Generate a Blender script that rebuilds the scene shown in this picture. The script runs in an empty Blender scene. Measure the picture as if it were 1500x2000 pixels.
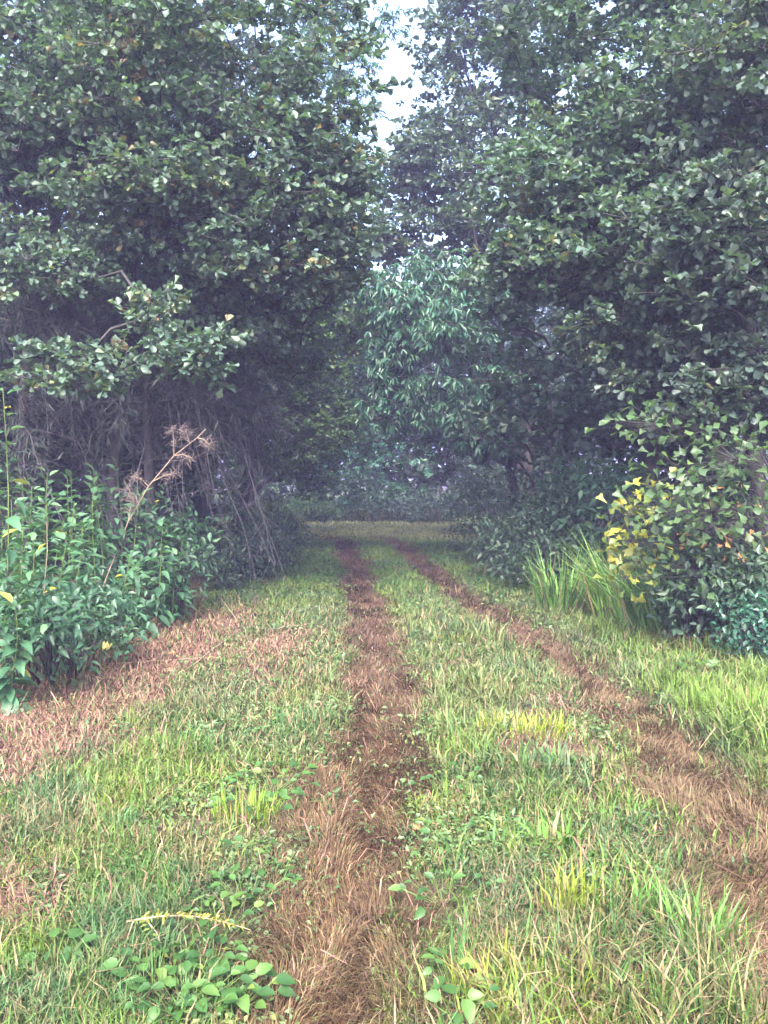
import bpy, math, random
import numpy as np
from mathutils import Matrix, Vector

random.seed(7)
RNG = np.random.default_rng(7)
SC = bpy.context.scene
COL = SC.collection

# ------------------------------------------------------------------ camera, light, exposure
EYE, FPX, HOR = 1.65, 1700.0, 930.0          # eye height, focal length in photo pixels, horizon row
cd = bpy.data.cameras.new('camera')
cam = bpy.data.objects.new('camera', cd); COL.objects.link(cam)
cam.location = (0, 0, EYE); cam.rotation_euler = (math.radians(90), 0, 0)
cd.sensor_fit = 'VERTICAL'; cd.sensor_height = 24.0; cd.lens = FPX / 2000 * 24.0
cd.shift_y = (HOR - 1000) / 2000
cd.clip_start = 0.05; cd.clip_end = 1500
SC.camera = cam

SUN_EL, SUN_AZ = math.radians(48), math.radians(186)     # azimuth clockwise from +Y: behind the camera, a little left
world = bpy.data.worlds.new('World'); SC.world = world; world.use_nodes = True
wn = world.node_tree; wn.nodes.clear()
wo = wn.nodes.new('ShaderNodeOutputWorld'); wb = wn.nodes.new('ShaderNodeBackground')
ws = wn.nodes.new('ShaderNodeTexSky'); ws.sky_type = 'NISHITA'; ws.sun_disc = False
ws.sun_elevation = SUN_EL; ws.sun_rotation = SUN_AZ
ws.air_density = 1.0; ws.dust_density = 5.0; ws.ozone_density = 2.6
wb.inputs['Strength'].default_value = 0.15
wn.links.new(ws.outputs[0], wb.inputs['Color']); wn.links.new(wb.outputs[0], wo.inputs['Surface'])

sd = bpy.data.lights.new('sun', 'SUN'); sun = bpy.data.objects.new('sun', sd); COL.objects.link(sun)
sd.energy = 1.7; sd.angle = math.radians(22); sd.color = (1.0, 0.92, 0.80)
sdir = Vector((math.sin(SUN_AZ) * math.cos(SUN_EL), math.cos(SUN_AZ) * math.cos(SUN_EL), math.sin(SUN_EL)))
sun.rotation_euler = sdir.to_track_quat('Z', 'Y').to_euler()

SC.view_settings.view_transform = 'Standard'; SC.view_settings.look = 'None'
SC.view_settings.exposure = 2.92; SC.view_settings.gamma = 1.0
SC.view_settings.use_curve_mapping = False
SC.render.engine = 'CYCLES'
cy = SC.cycles
cy.max_bounces = 6; cy.diffuse_bounces = 3; cy.glossy_bounces = 2; cy.transmission_bounces = 3
cy.transparent_max_bounces = 4; cy.volume_bounces = 0
cy.use_denoising = True

# ------------------------------------------------------------------ helpers
def P(px, py, d):
    """World point seen at photo pixel (px, py) at distance d."""
    return np.array(((px - 750) / FPX * d, d, EYE + (HOR - py) / FPX * d))

def G(px, py):
    """World ground point under photo pixel."""
    d = FPX * EYE / (py - HOR)
    return (px - 750) / FPX * d, d

def vn(x, y, s=0):
    """2-D value noise, 0..1."""
    x = np.asarray(x, float); y = np.asarray(y, float)
    xi = np.floor(x); yi = np.floor(y); fx = x - xi; fy = y - yi
    fx = fx * fx * (3 - 2 * fx); fy = fy * fy * (3 - 2 * fy)
    def h(a, b):
        v = np.sin(a * 127.1 + b * 311.7 + s * 74.7) * 43758.5453
        return v - np.floor(v)
    return (h(xi, yi) * (1 - fx) + h(xi + 1, yi) * fx) * (1 - fy) + (h(xi, yi + 1) * (1 - fx) + h(xi + 1, yi + 1) * fx) * fy

def fbm(x, y, s=0):
    return 0.55 * vn(x, y, s) + 0.3 * vn(x * 2.1, y * 2.1, s + 5) + 0.15 * vn(x * 4.3, y * 4.3, s + 9)

def sst(a, b, x):
    t = np.clip((x - a) / (b - a), 0, 1); return t * t * (3 - 2 * t)

def norm(v):
    return v / np.maximum(np.linalg.norm(v, axis=-1, keepdims=True), 1e-9)

def mesh_tris(name, V, T, attrs=None, smooth=False):
    V = np.ascontiguousarray(V, np.float32); T = np.ascontiguousarray(T, np.int32)
    me = bpy.data.meshes.new(name)
    me.vertices.add(len(V)); me.vertices.foreach_set('co', V.ravel())
    me.loops.add(T.size); me.loops.foreach_set('vertex_index', T.ravel())
    me.polygons.add(len(T))
    me.polygons.foreach_set('loop_start', np.arange(0, T.size, 3, dtype=np.int32))
    me.polygons.foreach_set('loop_total', np.full(len(T), 3, np.int32))
    if smooth: me.polygons.foreach_set('use_smooth', np.ones(len(T), bool))
    me.update(calc_edges=True)
    for k, a in (attrs or {}).items():
        if a.ndim == 1:
            at = me.attributes.new(k, 'FLOAT', 'POINT'); at.data.foreach_set('value', a.astype(np.float32))
        else:
            at = me.attributes.new(k, 'FLOAT_COLOR', 'POINT')
            c = np.ones((len(a), 4), np.float32); c[:, :3] = a; at.data.foreach_set('color', c.ravel())
    return me

def obj(name, me, mat=None, parent=None, **props):
    o = bpy.data.objects.new(name, me); COL.objects.link(o)
    if mat is not None and me is not None and not me.materials: me.materials.append(mat)
    if parent is not None: o.parent = parent
    for k, v in props.items(): o[k] = v
    return o

def thing(name, label, cat, loc, group=None):
    o = bpy.data.objects.new(name, None); COL.objects.link(o)
    o.location = tuple(float(v) for v in loc); o.empty_display_size = 0.2
    o['label'] = label; o['category'] = cat; o['kind'] = 'thing'
    if group: o['group'] = group
    return o

def tube(pts, rad, n=5):
    pts = np.asarray(pts, float); rad = np.asarray(rad, float); m = len(pts)
    t = norm(np.gradient(pts, axis=0))
    ref = np.where(np.abs(t[:, 2:3]) > 0.9, np.array([[1., 0, 0]]), np.array([[0, 0, 1.]]))
    u = norm(np.cross(t, ref)); v = np.cross(t, u)
    a = np.arange(n) / n * 2 * math.pi
    V = (pts[:, None] + rad[:, None, None] * (np.cos(a)[None, :, None] * u[:, None] + np.sin(a)[None, :, None] * v[:, None])).reshape(-1, 3)
    T = []
    for i in range(m - 1):
        for k in range(n):
            p, q = i * n + k, i * n + (k + 1) % n
            T += [(p, q, q + n), (p, q + n, p + n)]
    return V, np.array(T, np.int32)

def merge(parts):
    vs, ts, o = [], [], 0
    for V, T in parts:
        vs.append(V); ts.append(T + o); o += len(V)
    return np.concatenate(vs), np.concatenate(ts)

def sticks(A, B, ra, rb):
    """Many three-sided straight twigs at once."""
    A = np.asarray(A, float); B = np.asarray(B, float); n = len(A)
    t = norm(B - A); ref = np.where(np.abs(t[:, 2:3]) > 0.9, np.array([[1., 0, 0]]), np.array([[0, 0, 1.]]))
    u = norm(np.cross(t, ref)); v = np.cross(t, u)
    V = np.empty((n, 6, 3))
    for k in range(3):
        d = math.cos(k * 2.0944) * u + math.sin(k * 2.0944) * v
        V[:, k] = A + d * np.reshape(ra, (-1, 1)); V[:, 3 + k] = B + d * np.reshape(rb, (-1, 1))
    f = np.array([(0, 1, 4), (0, 4, 3), (1, 2, 5), (1, 5, 4), (2, 0, 3), (2, 3, 5)], np.int32)
    T = (f[None] + (np.arange(n) * 6)[:, None, None]).reshape(-1, 3)
    return V.reshape(-1, 3), T

# ------------------------------------------------------------------ materials
def new_mat(name):
    m = bpy.data.materials.new(name); m.use_nodes = True
    nt = m.node_tree; nt.nodes.clear()
    return m, nt, nt.nodes, nt.links

def ramp(nodes, stops):
    r = nodes.new('ShaderNodeValToRGB'); e = r.color_ramp.elements
    while len(e) < len(stops): e.new(0.5)
    for k, (p, c) in zip(e, stops): k.position = p; k.color = (*c, 1)
    return r

def leaf_mat(name, stops, trans=0.3, rough=0.48, spec=0.5, blotch=0.25, fade=1.0):
    m, nt, N, L = new_mat(name)
    at = N.new('ShaderNodeAttribute'); at.attribute_name = 'tint'
    oi = N.new('ShaderNodeTexNoise'); oi.inputs['Scale'].default_value = 40; oi.inputs['Detail'].default_value = 2
    tc = N.new('ShaderNodeNewGeometry'); L.new(tc.outputs['Position'], oi.inputs['Vector'])
    mx = N.new('ShaderNodeMath'); mx.operation = 'MULTIPLY_ADD'
    sub = N.new('ShaderNodeMath'); sub.operation = 'SUBTRACT'; L.new(oi.outputs[0], sub.inputs[0]); sub.inputs[1].default_value = 0.5
    L.new(sub.outputs[0], mx.inputs[0]); mx.inputs[1].default_value = blotch; L.new(at.outputs['Fac'], mx.inputs[2])
    r = ramp(N, stops); L.new(mx.outputs[0], r.inputs[0])
    # underside of the leaf is paler and duller
    back = N.new('ShaderNodeMixRGB'); back.blend_type = 'MIX'; L.new(r.outputs[0], back.inputs[1])
    pale = N.new('ShaderNodeMixRGB'); pale.inputs[0].default_value = 0.22; L.new(r.outputs[0], pale.inputs[1]); pale.inputs[2].default_value = (0.2, 0.23, 0.17, 1)
    L.new(pale.outputs[0], back.inputs[2]); L.new(tc.outputs['Backfacing'], back.inputs[0])
    p = N.new('ShaderNodeBsdfPrincipled'); L.new(back.outputs[0], p.inputs['Base Color'])
    p.inputs['Roughness'].default_value = rough; p.inputs['Specular IOR Level'].default_value = spec
    t = N.new('ShaderNodeBsdfTranslucent')
    tcx = N.new('ShaderNodeMixRGB'); tcx.blend_type = 'MULTIPLY'; tcx.inputs[0].default_value = 1; L.new(r.outputs[0], tcx.inputs[1]); tcx.inputs[2].default_value = (1.5, 1.7, 0.7, 1)
    L.new(tcx.outputs[0], t.inputs['Color'])
    ms = N.new('ShaderNodeMixShader'); ms.inputs[0].default_value = trans
    L.new(p.outputs[0], ms.inputs[1]); L.new(t.outputs[0], ms.inputs[2])
    o = N.new('ShaderNodeOutputMaterial'); L.new(ms.outputs[0], o.inputs['Surface'])
    return m

def bark_mat(name, a, b, scale=14):
    m, nt, N, L = new_mat(name)
    tc = N.new('ShaderNodeTexCoord'); mp = N.new('ShaderNodeMapping'); mp.inputs['Scale'].default_value = (1, 1, 0.25)
    L.new(tc.outputs['Object'], mp.inputs[0])
    n = N.new('ShaderNodeTexNoise'); n.inputs['Scale'].default_value = scale; n.inputs['Detail'].default_value = 6; L.new(mp.outputs[0], n.inputs['Vector'])
    r = ramp(N, [(0.3, a), (0.7, b)]); L.new(n.outputs[0], r.inputs[0])
    bp = N.new('ShaderNodeBump'); bp.inputs['Strength'].default_value = 0.7; bp.inputs['Distance'].default_value = 0.02; L.new(n.outputs[0], bp.inputs['Height'])
    p = N.new('ShaderNodeBsdfPrincipled'); p.inputs['Roughness'].default_value = 0.9; p.inputs['Specular IOR Level'].default_value = 0.2
    L.new(r.outputs[0], p.inputs['Base Color']); L.new(bp.outputs[0], p.inputs['Normal'])
    o = N.new('ShaderNodeOutputMaterial'); L.new(p.outputs[0], o.inputs['Surface'])
    return m

def attr_mat(name, trans=0.16, rough=0.55, spec=0.28, var=0.4):
    """Colour from each blade's own 'col' attribute with a little mottling."""
    m, nt, N, L = new_mat(name)
    at = N.new('ShaderNodeAttribute'); at.attribute_name = 'col'
    g = N.new('ShaderNodeNewGeometry')
    n = N.new('ShaderNodeTexNoise'); n.inputs['Scale'].default_value = 60; n.inputs['Detail'].default_value = 3; L.new(g.outputs['Position'], n.inputs['Vector'])
    mr = N.new('ShaderNodeMapRange'); mr.inputs[1].default_value = 0.3; mr.inputs[2].default_value = 0.7
    mr.inputs[3].default_value = 1 - var; mr.inputs[4].default_value = 1 + var; L.new(n.outputs[0], mr.inputs[0])
    mu = N.new('ShaderNodeMixRGB'); mu.blend_type = 'MULTIPLY'; mu.inputs[0].default_value = 1
    L.new(at.outputs['Color'], mu.inputs[1]); L.new(mr.outputs[0], mu.inputs[2])
    p = N.new('ShaderNodeBsdfPrincipled'); p.inputs['Roughness'].default_value = rough; p.inputs['Specular IOR Level'].default_value = spec
    L.new(mu.outputs[0], p.inputs['Base Color'])
    t = N.new('ShaderNodeBsdfTranslucent'); L.new(mu.outputs[0], t.inputs['Color'])
    ms = N.new('ShaderNodeMixShader'); ms.inputs[0].default_value = trans
    L.new(p.outputs[0], ms.inputs[1]); L.new(t.outputs[0], ms.inputs[2])
    o = N.new('ShaderNodeOutputMaterial'); L.new(ms.outputs[0], o.inputs['Surface'])
    return m

M = {}
M['oak'] = leaf_mat('oak leaf', [(0.0, (0.032, 0.064, 0.048)), (0.45, (0.062, 0.115, 0.084)), (0.8, (0.10, 0.158, 0.10)), (0.94, (0.12, 0.14, 0.045)), (1.0, (0.17, 0.11, 0.05))])
M['oak_dark'] = leaf_mat('dull oak leaf', [(0.0, (0.027, 0.050, 0.042)), (0.5, (0.052, 0.088, 0.072)), (0.85, (0.08, 0.122, 0.082)), (1.0, (0.10, 0.105, 0.045))])
M['lance'] = leaf_mat('drooping leaf', [(0.0, (0.02, 0.075, 0.05)), (0.5, (0.038, 0.125, 0.078)), (1.0, (0.075, 0.175, 0.09))], rough=0.38)
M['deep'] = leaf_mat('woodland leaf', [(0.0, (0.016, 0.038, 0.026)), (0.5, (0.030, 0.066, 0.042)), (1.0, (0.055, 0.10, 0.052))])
M['pale'] = leaf_mat('pale woodland leaf', [(0.0, (0.04, 0.085, 0.035)), (0.5, (0.07, 0.13, 0.05)), (1.0, (0.12, 0.17, 0.055))], trans=0.4)
M['weed'] = leaf_mat('weed leaf', [(0.0, (0.022, 0.064, 0.034)), (0.5, (0.05, 0.13, 0.066)), (0.9, (0.10, 0.19, 0.085)), (1.0, (0.30, 0.27, 0.04))], trans=0.3)
M['yellow'] = leaf_mat('yellowing oak leaf', [(0.0, (0.075, 0.13, 0.035)), (0.4, (0.15, 0.18, 0.03)), (0.75, (0.27, 0.24, 0.035)), (1.0, (0.34, 0.22, 0.06))], trans=0.3)
M['dead'] = leaf_mat('dead oak leaf', [(0.0, (0.30, 0.13, 0.05)), (0.5, (0.42, 0.20, 0.08)), (1.0, (0.45, 0.28, 0.16))], trans=0.2, rough=0.7)
M['dock'] = leaf_mat('broad weed leaf', [(0.0, (0.026, 0.075, 0.02)), (0.6, (0.06, 0.14, 0.03)), (1.0, (0.14, 0.19, 0.045))], trans=0.35)
M['cover'] = leaf_mat('creeping leaf', [(0.0, (0.04, 0.085, 0.03)), (0.5, (0.075, 0.14, 0.045)), (0.85, (0.11, 0.18, 0.06)), (1.0, (0.22, 0.2, 0.07))], trans=0.25)
M['cedar'] = leaf_mat('cedar spray', [(0.0, (0.018, 0.032, 0.028)), (0.6, (0.032, 0.052, 0.042)), (1.0, (0.06, 0.065, 0.055))], trans=0.1, rough=0.7)
M['bark'] = bark_mat('oak bark', (0.022, 0.021, 0.023), (0.062, 0.057, 0.058))
M['twig'] = bark_mat('dead grey twig', (0.045, 0.042, 0.05), (0.11, 0.10, 0.115), 30)
M['stalk'] = bark_mat('dry stalk', (0.17, 0.125, 0.09), (0.30, 0.235, 0.175), 30)
M['greenstem'] = bark_mat('green stem', (0.06, 0.10, 0.03), (0.12, 0.16, 0.05), 30)
M['seed'] = bark_mat('dry seed head', (0.12, 0.092, 0.085), (0.20, 0.16, 0.15), 60)
M['grass'] = attr_mat('grass blade')
M['litter'] = attr_mat('dry litter', trans=0.1, rough=0.8, spec=0.2)
M['soil'] = attr_mat('soil', trans=0.0, rough=0.95, spec=0.1, var=0.5)

# ------------------------------------------------------------------ where the lane runs
KD = np.array([2.0, 2.6, 3.1, 3.6, 4.2, 4.9, 6.0, 7.6, 8.8, 10.4, 12.8, 16.5, 21.6, 25.0, 28.0, 34.0])
KL = np.array([-.17, -.17, -.14, -.11, -.05, -.03, -.03, -.08, -.08, -.17, -.33, -.58, -1.04, -1.9, -3.3, -8.0])
KR = np.array([1.50, 1.50, 1.52, 1.54, 1.63, 1.68, 1.69, 1.65, 1.50, 1.26, .98, .68, .28, -.5, -1.9, -6.6])
EDL = np.array([-2.35, -2.35, -2.35, -2.35, -2.35, -2.38, -2.4, -2.45, -2.5, -2.4, -2.15, -2.0, -2.1, -3.0, -6.0, -16])
EDR = np.array([4.2, 4.2, 4.1, 4.0, 3.8, 3.6, 3.4, 3.1, 2.65, 2.55, 2.5, 2.1, 2.0, 2.2, 2.6, 4.0])
def track(x, y):
    j = 0.30 * (fbm(x * 2.2, y * 1.3, 3) - 0.5) + 0.22 * (vn(x * 8, y * 6, 8) - 0.5)
    a = 1 - sst(0.09, 0.42, np.abs(x - np.interp(y, KD, KL)) + j)
    b = 1 - sst(0.07, 0.42 + 0.1 * sst(9, 5, y), np.abs(x - np.interp(y, KD, KR)) + j)
    fade = 1 - sst(21, 25, y)
    return a * fade, b * fade * 0.92
def edges(y): return np.interp(y, KD, EDL), np.interp(y, KD, EDR)
def gz(x, y):
    a, b = track(x, y)
    l, r = edges(y)
    z = 0.07 * (fbm(x * 0.8, y * 0.8, 21) - 0.5) + 0.035 * (fbm(x * 4, y * 4, 22) - 0.5)
    z = z - 0.045 * np.maximum(a, b) + 0.05 * np.maximum(a, b) * (vn(x * 5, y * 4, 23) - 0.5)
    z = z + 0.12 * sst(0, 2.5, l - x) + 0.10 * sst(0, 2.5, x - r)
    return z * (1 - 0.8 * sst(30, 60, y))
def straw(x, y):
    """0..1 how much dry mown straw covers the ground."""
    j = 0.5 * (fbm(x * 1.3, y * 0.9, 31) - 0.5) + .15 * (vn(x * 6, y * 5, 33) - .5)
    e = np.interp(y, [2.2, 3.0, 3.4, 4.0, 4.6, 5.2, 6.5, 9, 12], [-1.4, -1.22, -1.3, -1.9, -1.8, -1.62, -1.5, -1.5, -1.6]); s = 1 - sst(-.3, .22, x + j - e)
    s = np.maximum(s * (1 - sst(9.5, 12.5, y)), 0.85 * np.exp(-(((x + 1.0) / 0.42) ** 2 + ((y - 7.9) / 1.5) ** 2) ** 1.5))
    l, r = edges(y)
    s = np.maximum(s, 0.8 * sst(-0.35, 0.05, x + j - r) * sst(6.5, 8.5, y) * (1 - sst(13, 16, y)))
    s = np.maximum(s, 0.55 * np.exp(-(((x - 1.25) / 0.28) ** 2 + ((y - 6.2) / .55) ** 2)))
    s = np.maximum(s, 0.6 * np.exp(-(((x - 1.0) / 0.3) ** 2 + ((y - 5.15) / .22) ** 2)))
    return np.clip(s, 0, 1)

gA, gB, gC = 'broad-leaved weeds in the lower left', 'clover-like weeds left of the track', 'creeping weeds right of the left track'
BROAD = [
    (('large broad-leaved weed at the bottom left of the left track', 360, 1975, 44, .052, .19, 1, gA), dict()),
    (('broad-leaved weed hugging the left track at the bottom', 455, 1960, 30, .055, .14, 2, gA), dict()),
    (('broad-leaved weed just below the yellow fallen sprig', 415, 1895, 20, .055, .11, 3, gA), dict()),
    (('bluish broad-leaved weed left of the yellow sprig stem', 300, 1930, 18, .055, .11, 4, gA), dict(mat='dock')),
    (('small ragged weed near the left edge of the photo below the bare soil', 110, 1900, 12, .055, .1, 5, gA), dict(mat='dock')),
    (('bright clover-like patch highest beside the left track', 530, 1545, 30, .055, .24, 6, gB), dict()),
    (('clover-like patch just below the bright one', 500, 1590, 22, .05, .2, 7, gB), dict()),
    (('small leafy weed between the clover and the brown track', 495, 1690, 10, .05, .09, 8, gB), dict()),
    (('dark trailing weed in the left lawn under the clover', 480, 1770, 18, .045, .2, 9, gB), dict(mat='dock')),
    (('low trailing weed above the yellow sprig', 430, 1820, 16, .05, .18, 10, gB), dict()),
    (('glossy weed at the bottom right of the left track', 885, 1930, 16, .055, .11, 11, gC), dict()),
    (('creeping dull weed right of the left track in the lower middle', 870, 1760, 22, .045, .2, 12, gC), dict(mat='dock')),
    (('creeping weed right of the left track, above the lower one', 900, 1660, 20, .045, .2, 13, gC), dict(mat='dock')),
    (('pale-leaved creeping weed where the left track narrows', 880, 1540, 20, .05, .2, 14, gC), dict()),
    (('single large leaf rosette at the bottom edge right of the track', 900, 1998, 9, .06, .09, 15, gC), dict(mat='dock')),
    (('three-leaved young weed on the right verge', 1350, 1320, 9, .09, .13, 16, 'weeds on the right verge'), dict(h=.12)),
]
CLEAR = [(*G(a_[1], a_[2]), a_[5]) for a_, _ in BROAD]
BARE = [(*G(px, py), r) for px, py, r in [(1050, 1468, .26), (1245, 1915, .13), (60, 1795, .22), (1150, 1720, .10), (1490, 1890, .16), (705, 1330, .2), (1130, 1385, .2), (900, 1300, .12)]]
CLEAR = CLEAR + BARE
def cleared(x, y):
    c = np.zeros(len(x))
    for cx, cy_, r in CLEAR: c = np.maximum(c, 1 - sst(.75 * r, 1.25 * r, np.hypot(x - cx, (y - cy_))))
    return c

GREEN = np.array((0.050, 0.118, 0.024)); YG = np.array((0.115, 0.180, 0.026)); BLUEG = np.array((0.05, 0.108, 0.046))
STRAW = np.array((0.24, 0.178, 0.10)); BROWN = np.array((0.076, 0.043, 0.025)); PINK = np.array((0.185, 0.104, 0.080)); TAN = np.array((0.130, 0.084, 0.043))
def mixc(a, b, t): return a * (1 - t[:, None]) + b * t[:, None]

def build_ground():
    xs = np.unique(np.concatenate([np.linspace(-400, -30, 12), np.linspace(-30, -6, 25), np.linspace(-6, 6, 120), np.linspace(6, 30, 25), np.linspace(30, 400, 12)]))
    ys = np.unique(np.concatenate([np.linspace(-60, -4, 8), np.linspace(-4, 2, 14), np.linspace(2, 12, 130), np.linspace(12, 34, 70), np.linspace(34, 80, 24), np.linspace(80, 900, 14)]))
    X, Y = np.meshgrid(xs, ys); x = X.ravel(); y = Y.ravel()
    z = gz(x, y)
    a, b = track(x, y); s = straw(x, y); l, r = edges(y)
    c = np.tile(np.array((0.055, 0.05, 0.03)), (len(x), 1))
    c = mixc(c, np.array((0.06, 0.085, 0.03)), sst(10, 16, y) * 0.8)
    c = mixc(c, PINK * 0.7, s)
    c = mixc(c, BROWN * 0.75, np.maximum(a, b))
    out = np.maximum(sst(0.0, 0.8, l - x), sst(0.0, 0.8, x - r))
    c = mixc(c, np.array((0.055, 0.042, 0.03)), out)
    c = c * (0.75 + 0.5 * fbm(x * 3, y * 3, 40))[:, None]
    nx, ny = len(xs), len(ys)
    i = (np.arange(ny - 1)[:, None] * nx + np.arange(nx - 1)[None]).ravel()
    T = np.concatenate([np.stack([i, i + 1, i + nx + 1], 1), np.stack([i, i + nx + 1, i + nx], 1)])
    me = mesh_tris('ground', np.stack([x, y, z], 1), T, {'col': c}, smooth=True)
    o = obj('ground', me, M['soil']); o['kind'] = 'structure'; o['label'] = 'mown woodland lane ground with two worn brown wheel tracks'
build_ground()

def blades(x, y, z, h, w, az, lean, col, twist=None):
    n = len(x)
    d = np.stack([np.cos(az), np.sin(az), np.zeros(n)], 1)
    tw = az + math.pi / 2 + (RNG.normal(0, 0.7, n) if twist is None else twist)
    s = np.stack([np.cos(tw), np.sin(tw), np.zeros(n)], 1)
    a1 = lean * 0.5; a2 = lean * 1.35
    up = np.array((0, 0, 1.0))
    p0 = np.stack([x, y, z], 1)
    m = p0 + (h * 0.52)[:, None] * (np.sin(a1)[:, None] * d + np.cos(a1)[:, None] * up)
    t = m + (h * 0.52)[:, None] * (np.sin(a2)[:, None] * d + np.cos(a2)[:, None] * up)
    t[:, 2] = np.maximum(t[:, 2], z + 0.004)
    W = (w / 2)[:, None]
    V = np.stack([p0 - s * W * .8, p0 + s * W * .8, m - s * W, m + s * W, t], 1).reshape(-1, 3)
    f = np.array([(0, 1, 3), (0, 3, 2), (2, 3, 4)], np.int32)
    T = (f[None] + (np.arange(n) * 5)[:, None, None]).reshape(-1, 3)
    return V, T, np.repeat(col, 5, axis=0)

def sample_lane(n, k, d0=2.2, d1=31.0, spread=0.98):
    g = np.linspace(d0, d1, 2000)
    wd = np.minimum(spread * g * 1.0 + 0.7, 9.0)
    pdf = wd * g ** (-k); cdf = np.cumsum(pdf); cdf /= cdf[-1]
    y = np.interp(RNG.random(n), cdf, g)
    wdt = np.minimum(spread * y + 0.7, 9.0)
    x = (RNG.random(n) - 0.5) * wdt + np.interp(y, KD, np.where(KD > 18, np.maximum(KL, -2.5) * .5, 0.35))
    return x, y

def field_cols(x, y, n):
    """Each blade's colour from where it grows and chance, far end brightened like sunlit grass."""
    u = RNG.random(n)
    pn = fbm(x * 1.4, y * 1.1, 50); pn2 = fbm(x * 3.1, y * 2.3, 52)
    c = mixc(np.tile(GREEN, (n, 1)), YG, np.clip(u * 0.6 + (pn - 0.42) * 2.2, 0, 1))
    c = mixc(c, BLUEG, sst(.5, .7, pn2) * 0.8)
    right = sst(1.9, 2.3, x) * (1 - sst(9, 11, y))
    c = mixc(c, np.array((0.115, 0.185, 0.028)), right * 0.75)
    c = mixc(c, np.array((0.29, 0.29, 0.12)), sst(20.5, 24.5, y) * .85)  # pale dry tone lifted at the lane's far end to paint in sunlight
    mid = sst(4.2, 6.5, y) * (1 - sst(10, 13, y))
    c = mixc(c, np.array((.088, .112, .052)), mid * .5 * (1 - right * .6))
    near = 1 - sst(3.0, 7.0, y)
    dryp = 0.09 + 0.12 * (1 - sst(-.1, .5, x)) * (1 - sst(7, 10, y)) + 0.52 * sst(.42, .68, fbm(x * 1.9, y * 1.5, 55)) * near + 0.16 * mid
    dryp = dryp * (1 - 0.6 * sst(10, 15, y)) * (1 - 0.5 * right)
    dry = (RNG.random(n) < dryp).astype(float)
    c = mixc(c, STRAW * 0.85, dry * RNG.uniform(.4, 1, n))
    c *= RNG.uniform(0.62, 1.18, n)[:, None]
    return c

def build_grass():
    n = 500000
    x, y = sample_lane(n, 1.6)
    a, b = track(x, y); t = np.maximum(a, b); s = straw(x, y); l, r = edges(y)
    keep = (RNG.random(n) > t * 0.93) & (RNG.random(n) > s * 0.86)
    keep &= (RNG.random(n) > sst(-0.1, 0.5, l - x)) & (RNG.random(n) > sst(0.0, 0.7, x - r))
    clump = fbm(x * 2.4, y * 2.0, 61)
    keep &= RNG.random(n) < 0.35 + 1.3 * sst(.3, .6, clump)
    keep &= RNG.random(n) > cleared(x, y) * .85
    x, y = x[keep], y[keep]; n = len(x); t = t[keep]; clump = clump[keep]
    z = gz(x, y) - 0.004
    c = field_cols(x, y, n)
    c = mixc(c, BROWN * 1.1, np.clip(t * 1.1, 0, 1) * (RNG.random(n) < 0.7))
    hh = (0.03 + 0.10 * RNG.random(n) ** 1.6) * (0.5 + 1.1 * clump)
    tall = sst(.2, .6, x) * sst(.6, .75, fbm(x * 1.7, y * 1.5, 63)) * (RNG.random(n) < 0.25)
    hh *= 1 + 1.3 * tall * (1 - sst(8, 12, y))
    right = sst(1.9, 2.3, x) * (1 - sst(9, 11, y))
    hh *= 1 + 0.8 * right
    hh *= 1 - 0.55 * t
    w = (0.0032 + 0.0030 * RNG.random(n)) * (np.maximum(y, 3) / 3.2) ** 0.72 * (1 + 0.5 * tall)
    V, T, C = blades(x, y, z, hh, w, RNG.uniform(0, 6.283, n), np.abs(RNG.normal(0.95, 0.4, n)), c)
    # coarse broad blades in loose clumps
    nc = 1500; cx, cyy = sample_lane(nc, 1.35, d1=12)
    a, b = track(cx, cyy); l, r = edges(cyy)
    pr = .25 + .75 * sst(.1, .4, cx); ok = (RNG.random(nc) < pr * (1 - np.maximum(a, b)) * (1 - straw(cx, cyy))) & (cx > l + .2) & (cx < r)
    cx, cyy = cx[ok], cyy[ok]; k = 11; j = np.repeat(np.arange(len(cx)), k); m = len(j)
    sz = RNG.uniform(.55, 1.25, len(cx))[j]
    x2 = cx[j] + RNG.normal(0, .035, m) * sz; y2 = cyy[j] + RNG.normal(0, .03, m) * sz
    u = np.clip(RNG.random(len(cx))[j] + RNG.normal(0, .15, m), 0, 1)
    c2 = mixc(np.tile(np.array((.042, .105, .026)), (m, 1)), np.array((.12, .172, .03)), u)
    c2 = mixc(c2, np.array((.088, .112, .05)), sst(4.2, 6.5, y2) * .5)
    c2 = mixc(c2, STRAW * .8, (RNG.random(m) < .12).astype(float)) * RNG.uniform(.75, 1.25, m)[:, None]
    V2, T2, C2 = blades(x2, y2, gz(x2, y2) - .004, RNG.uniform(.07, .19, m) * sz, RNG.uniform(.005, .0105, m) * (np.maximum(y2, 3) / 3.2) ** .5, RNG.uniform(0, 6.283, m), np.abs(RNG.normal(.7, .35, m)), c2)
    T = np.concatenate([T, T2 + len(V)]); V = np.concatenate([V, V2]); C = np.concatenate([C, C2])
    o = obj('grass', mesh_tris('grass', V, T, {'col': C}), M['grass']); o['kind'] = 'stuff'
    o['label'] = 'short green and yellowing mown grass covering the lane'; o['category'] = 'grass'
build_grass()

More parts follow.
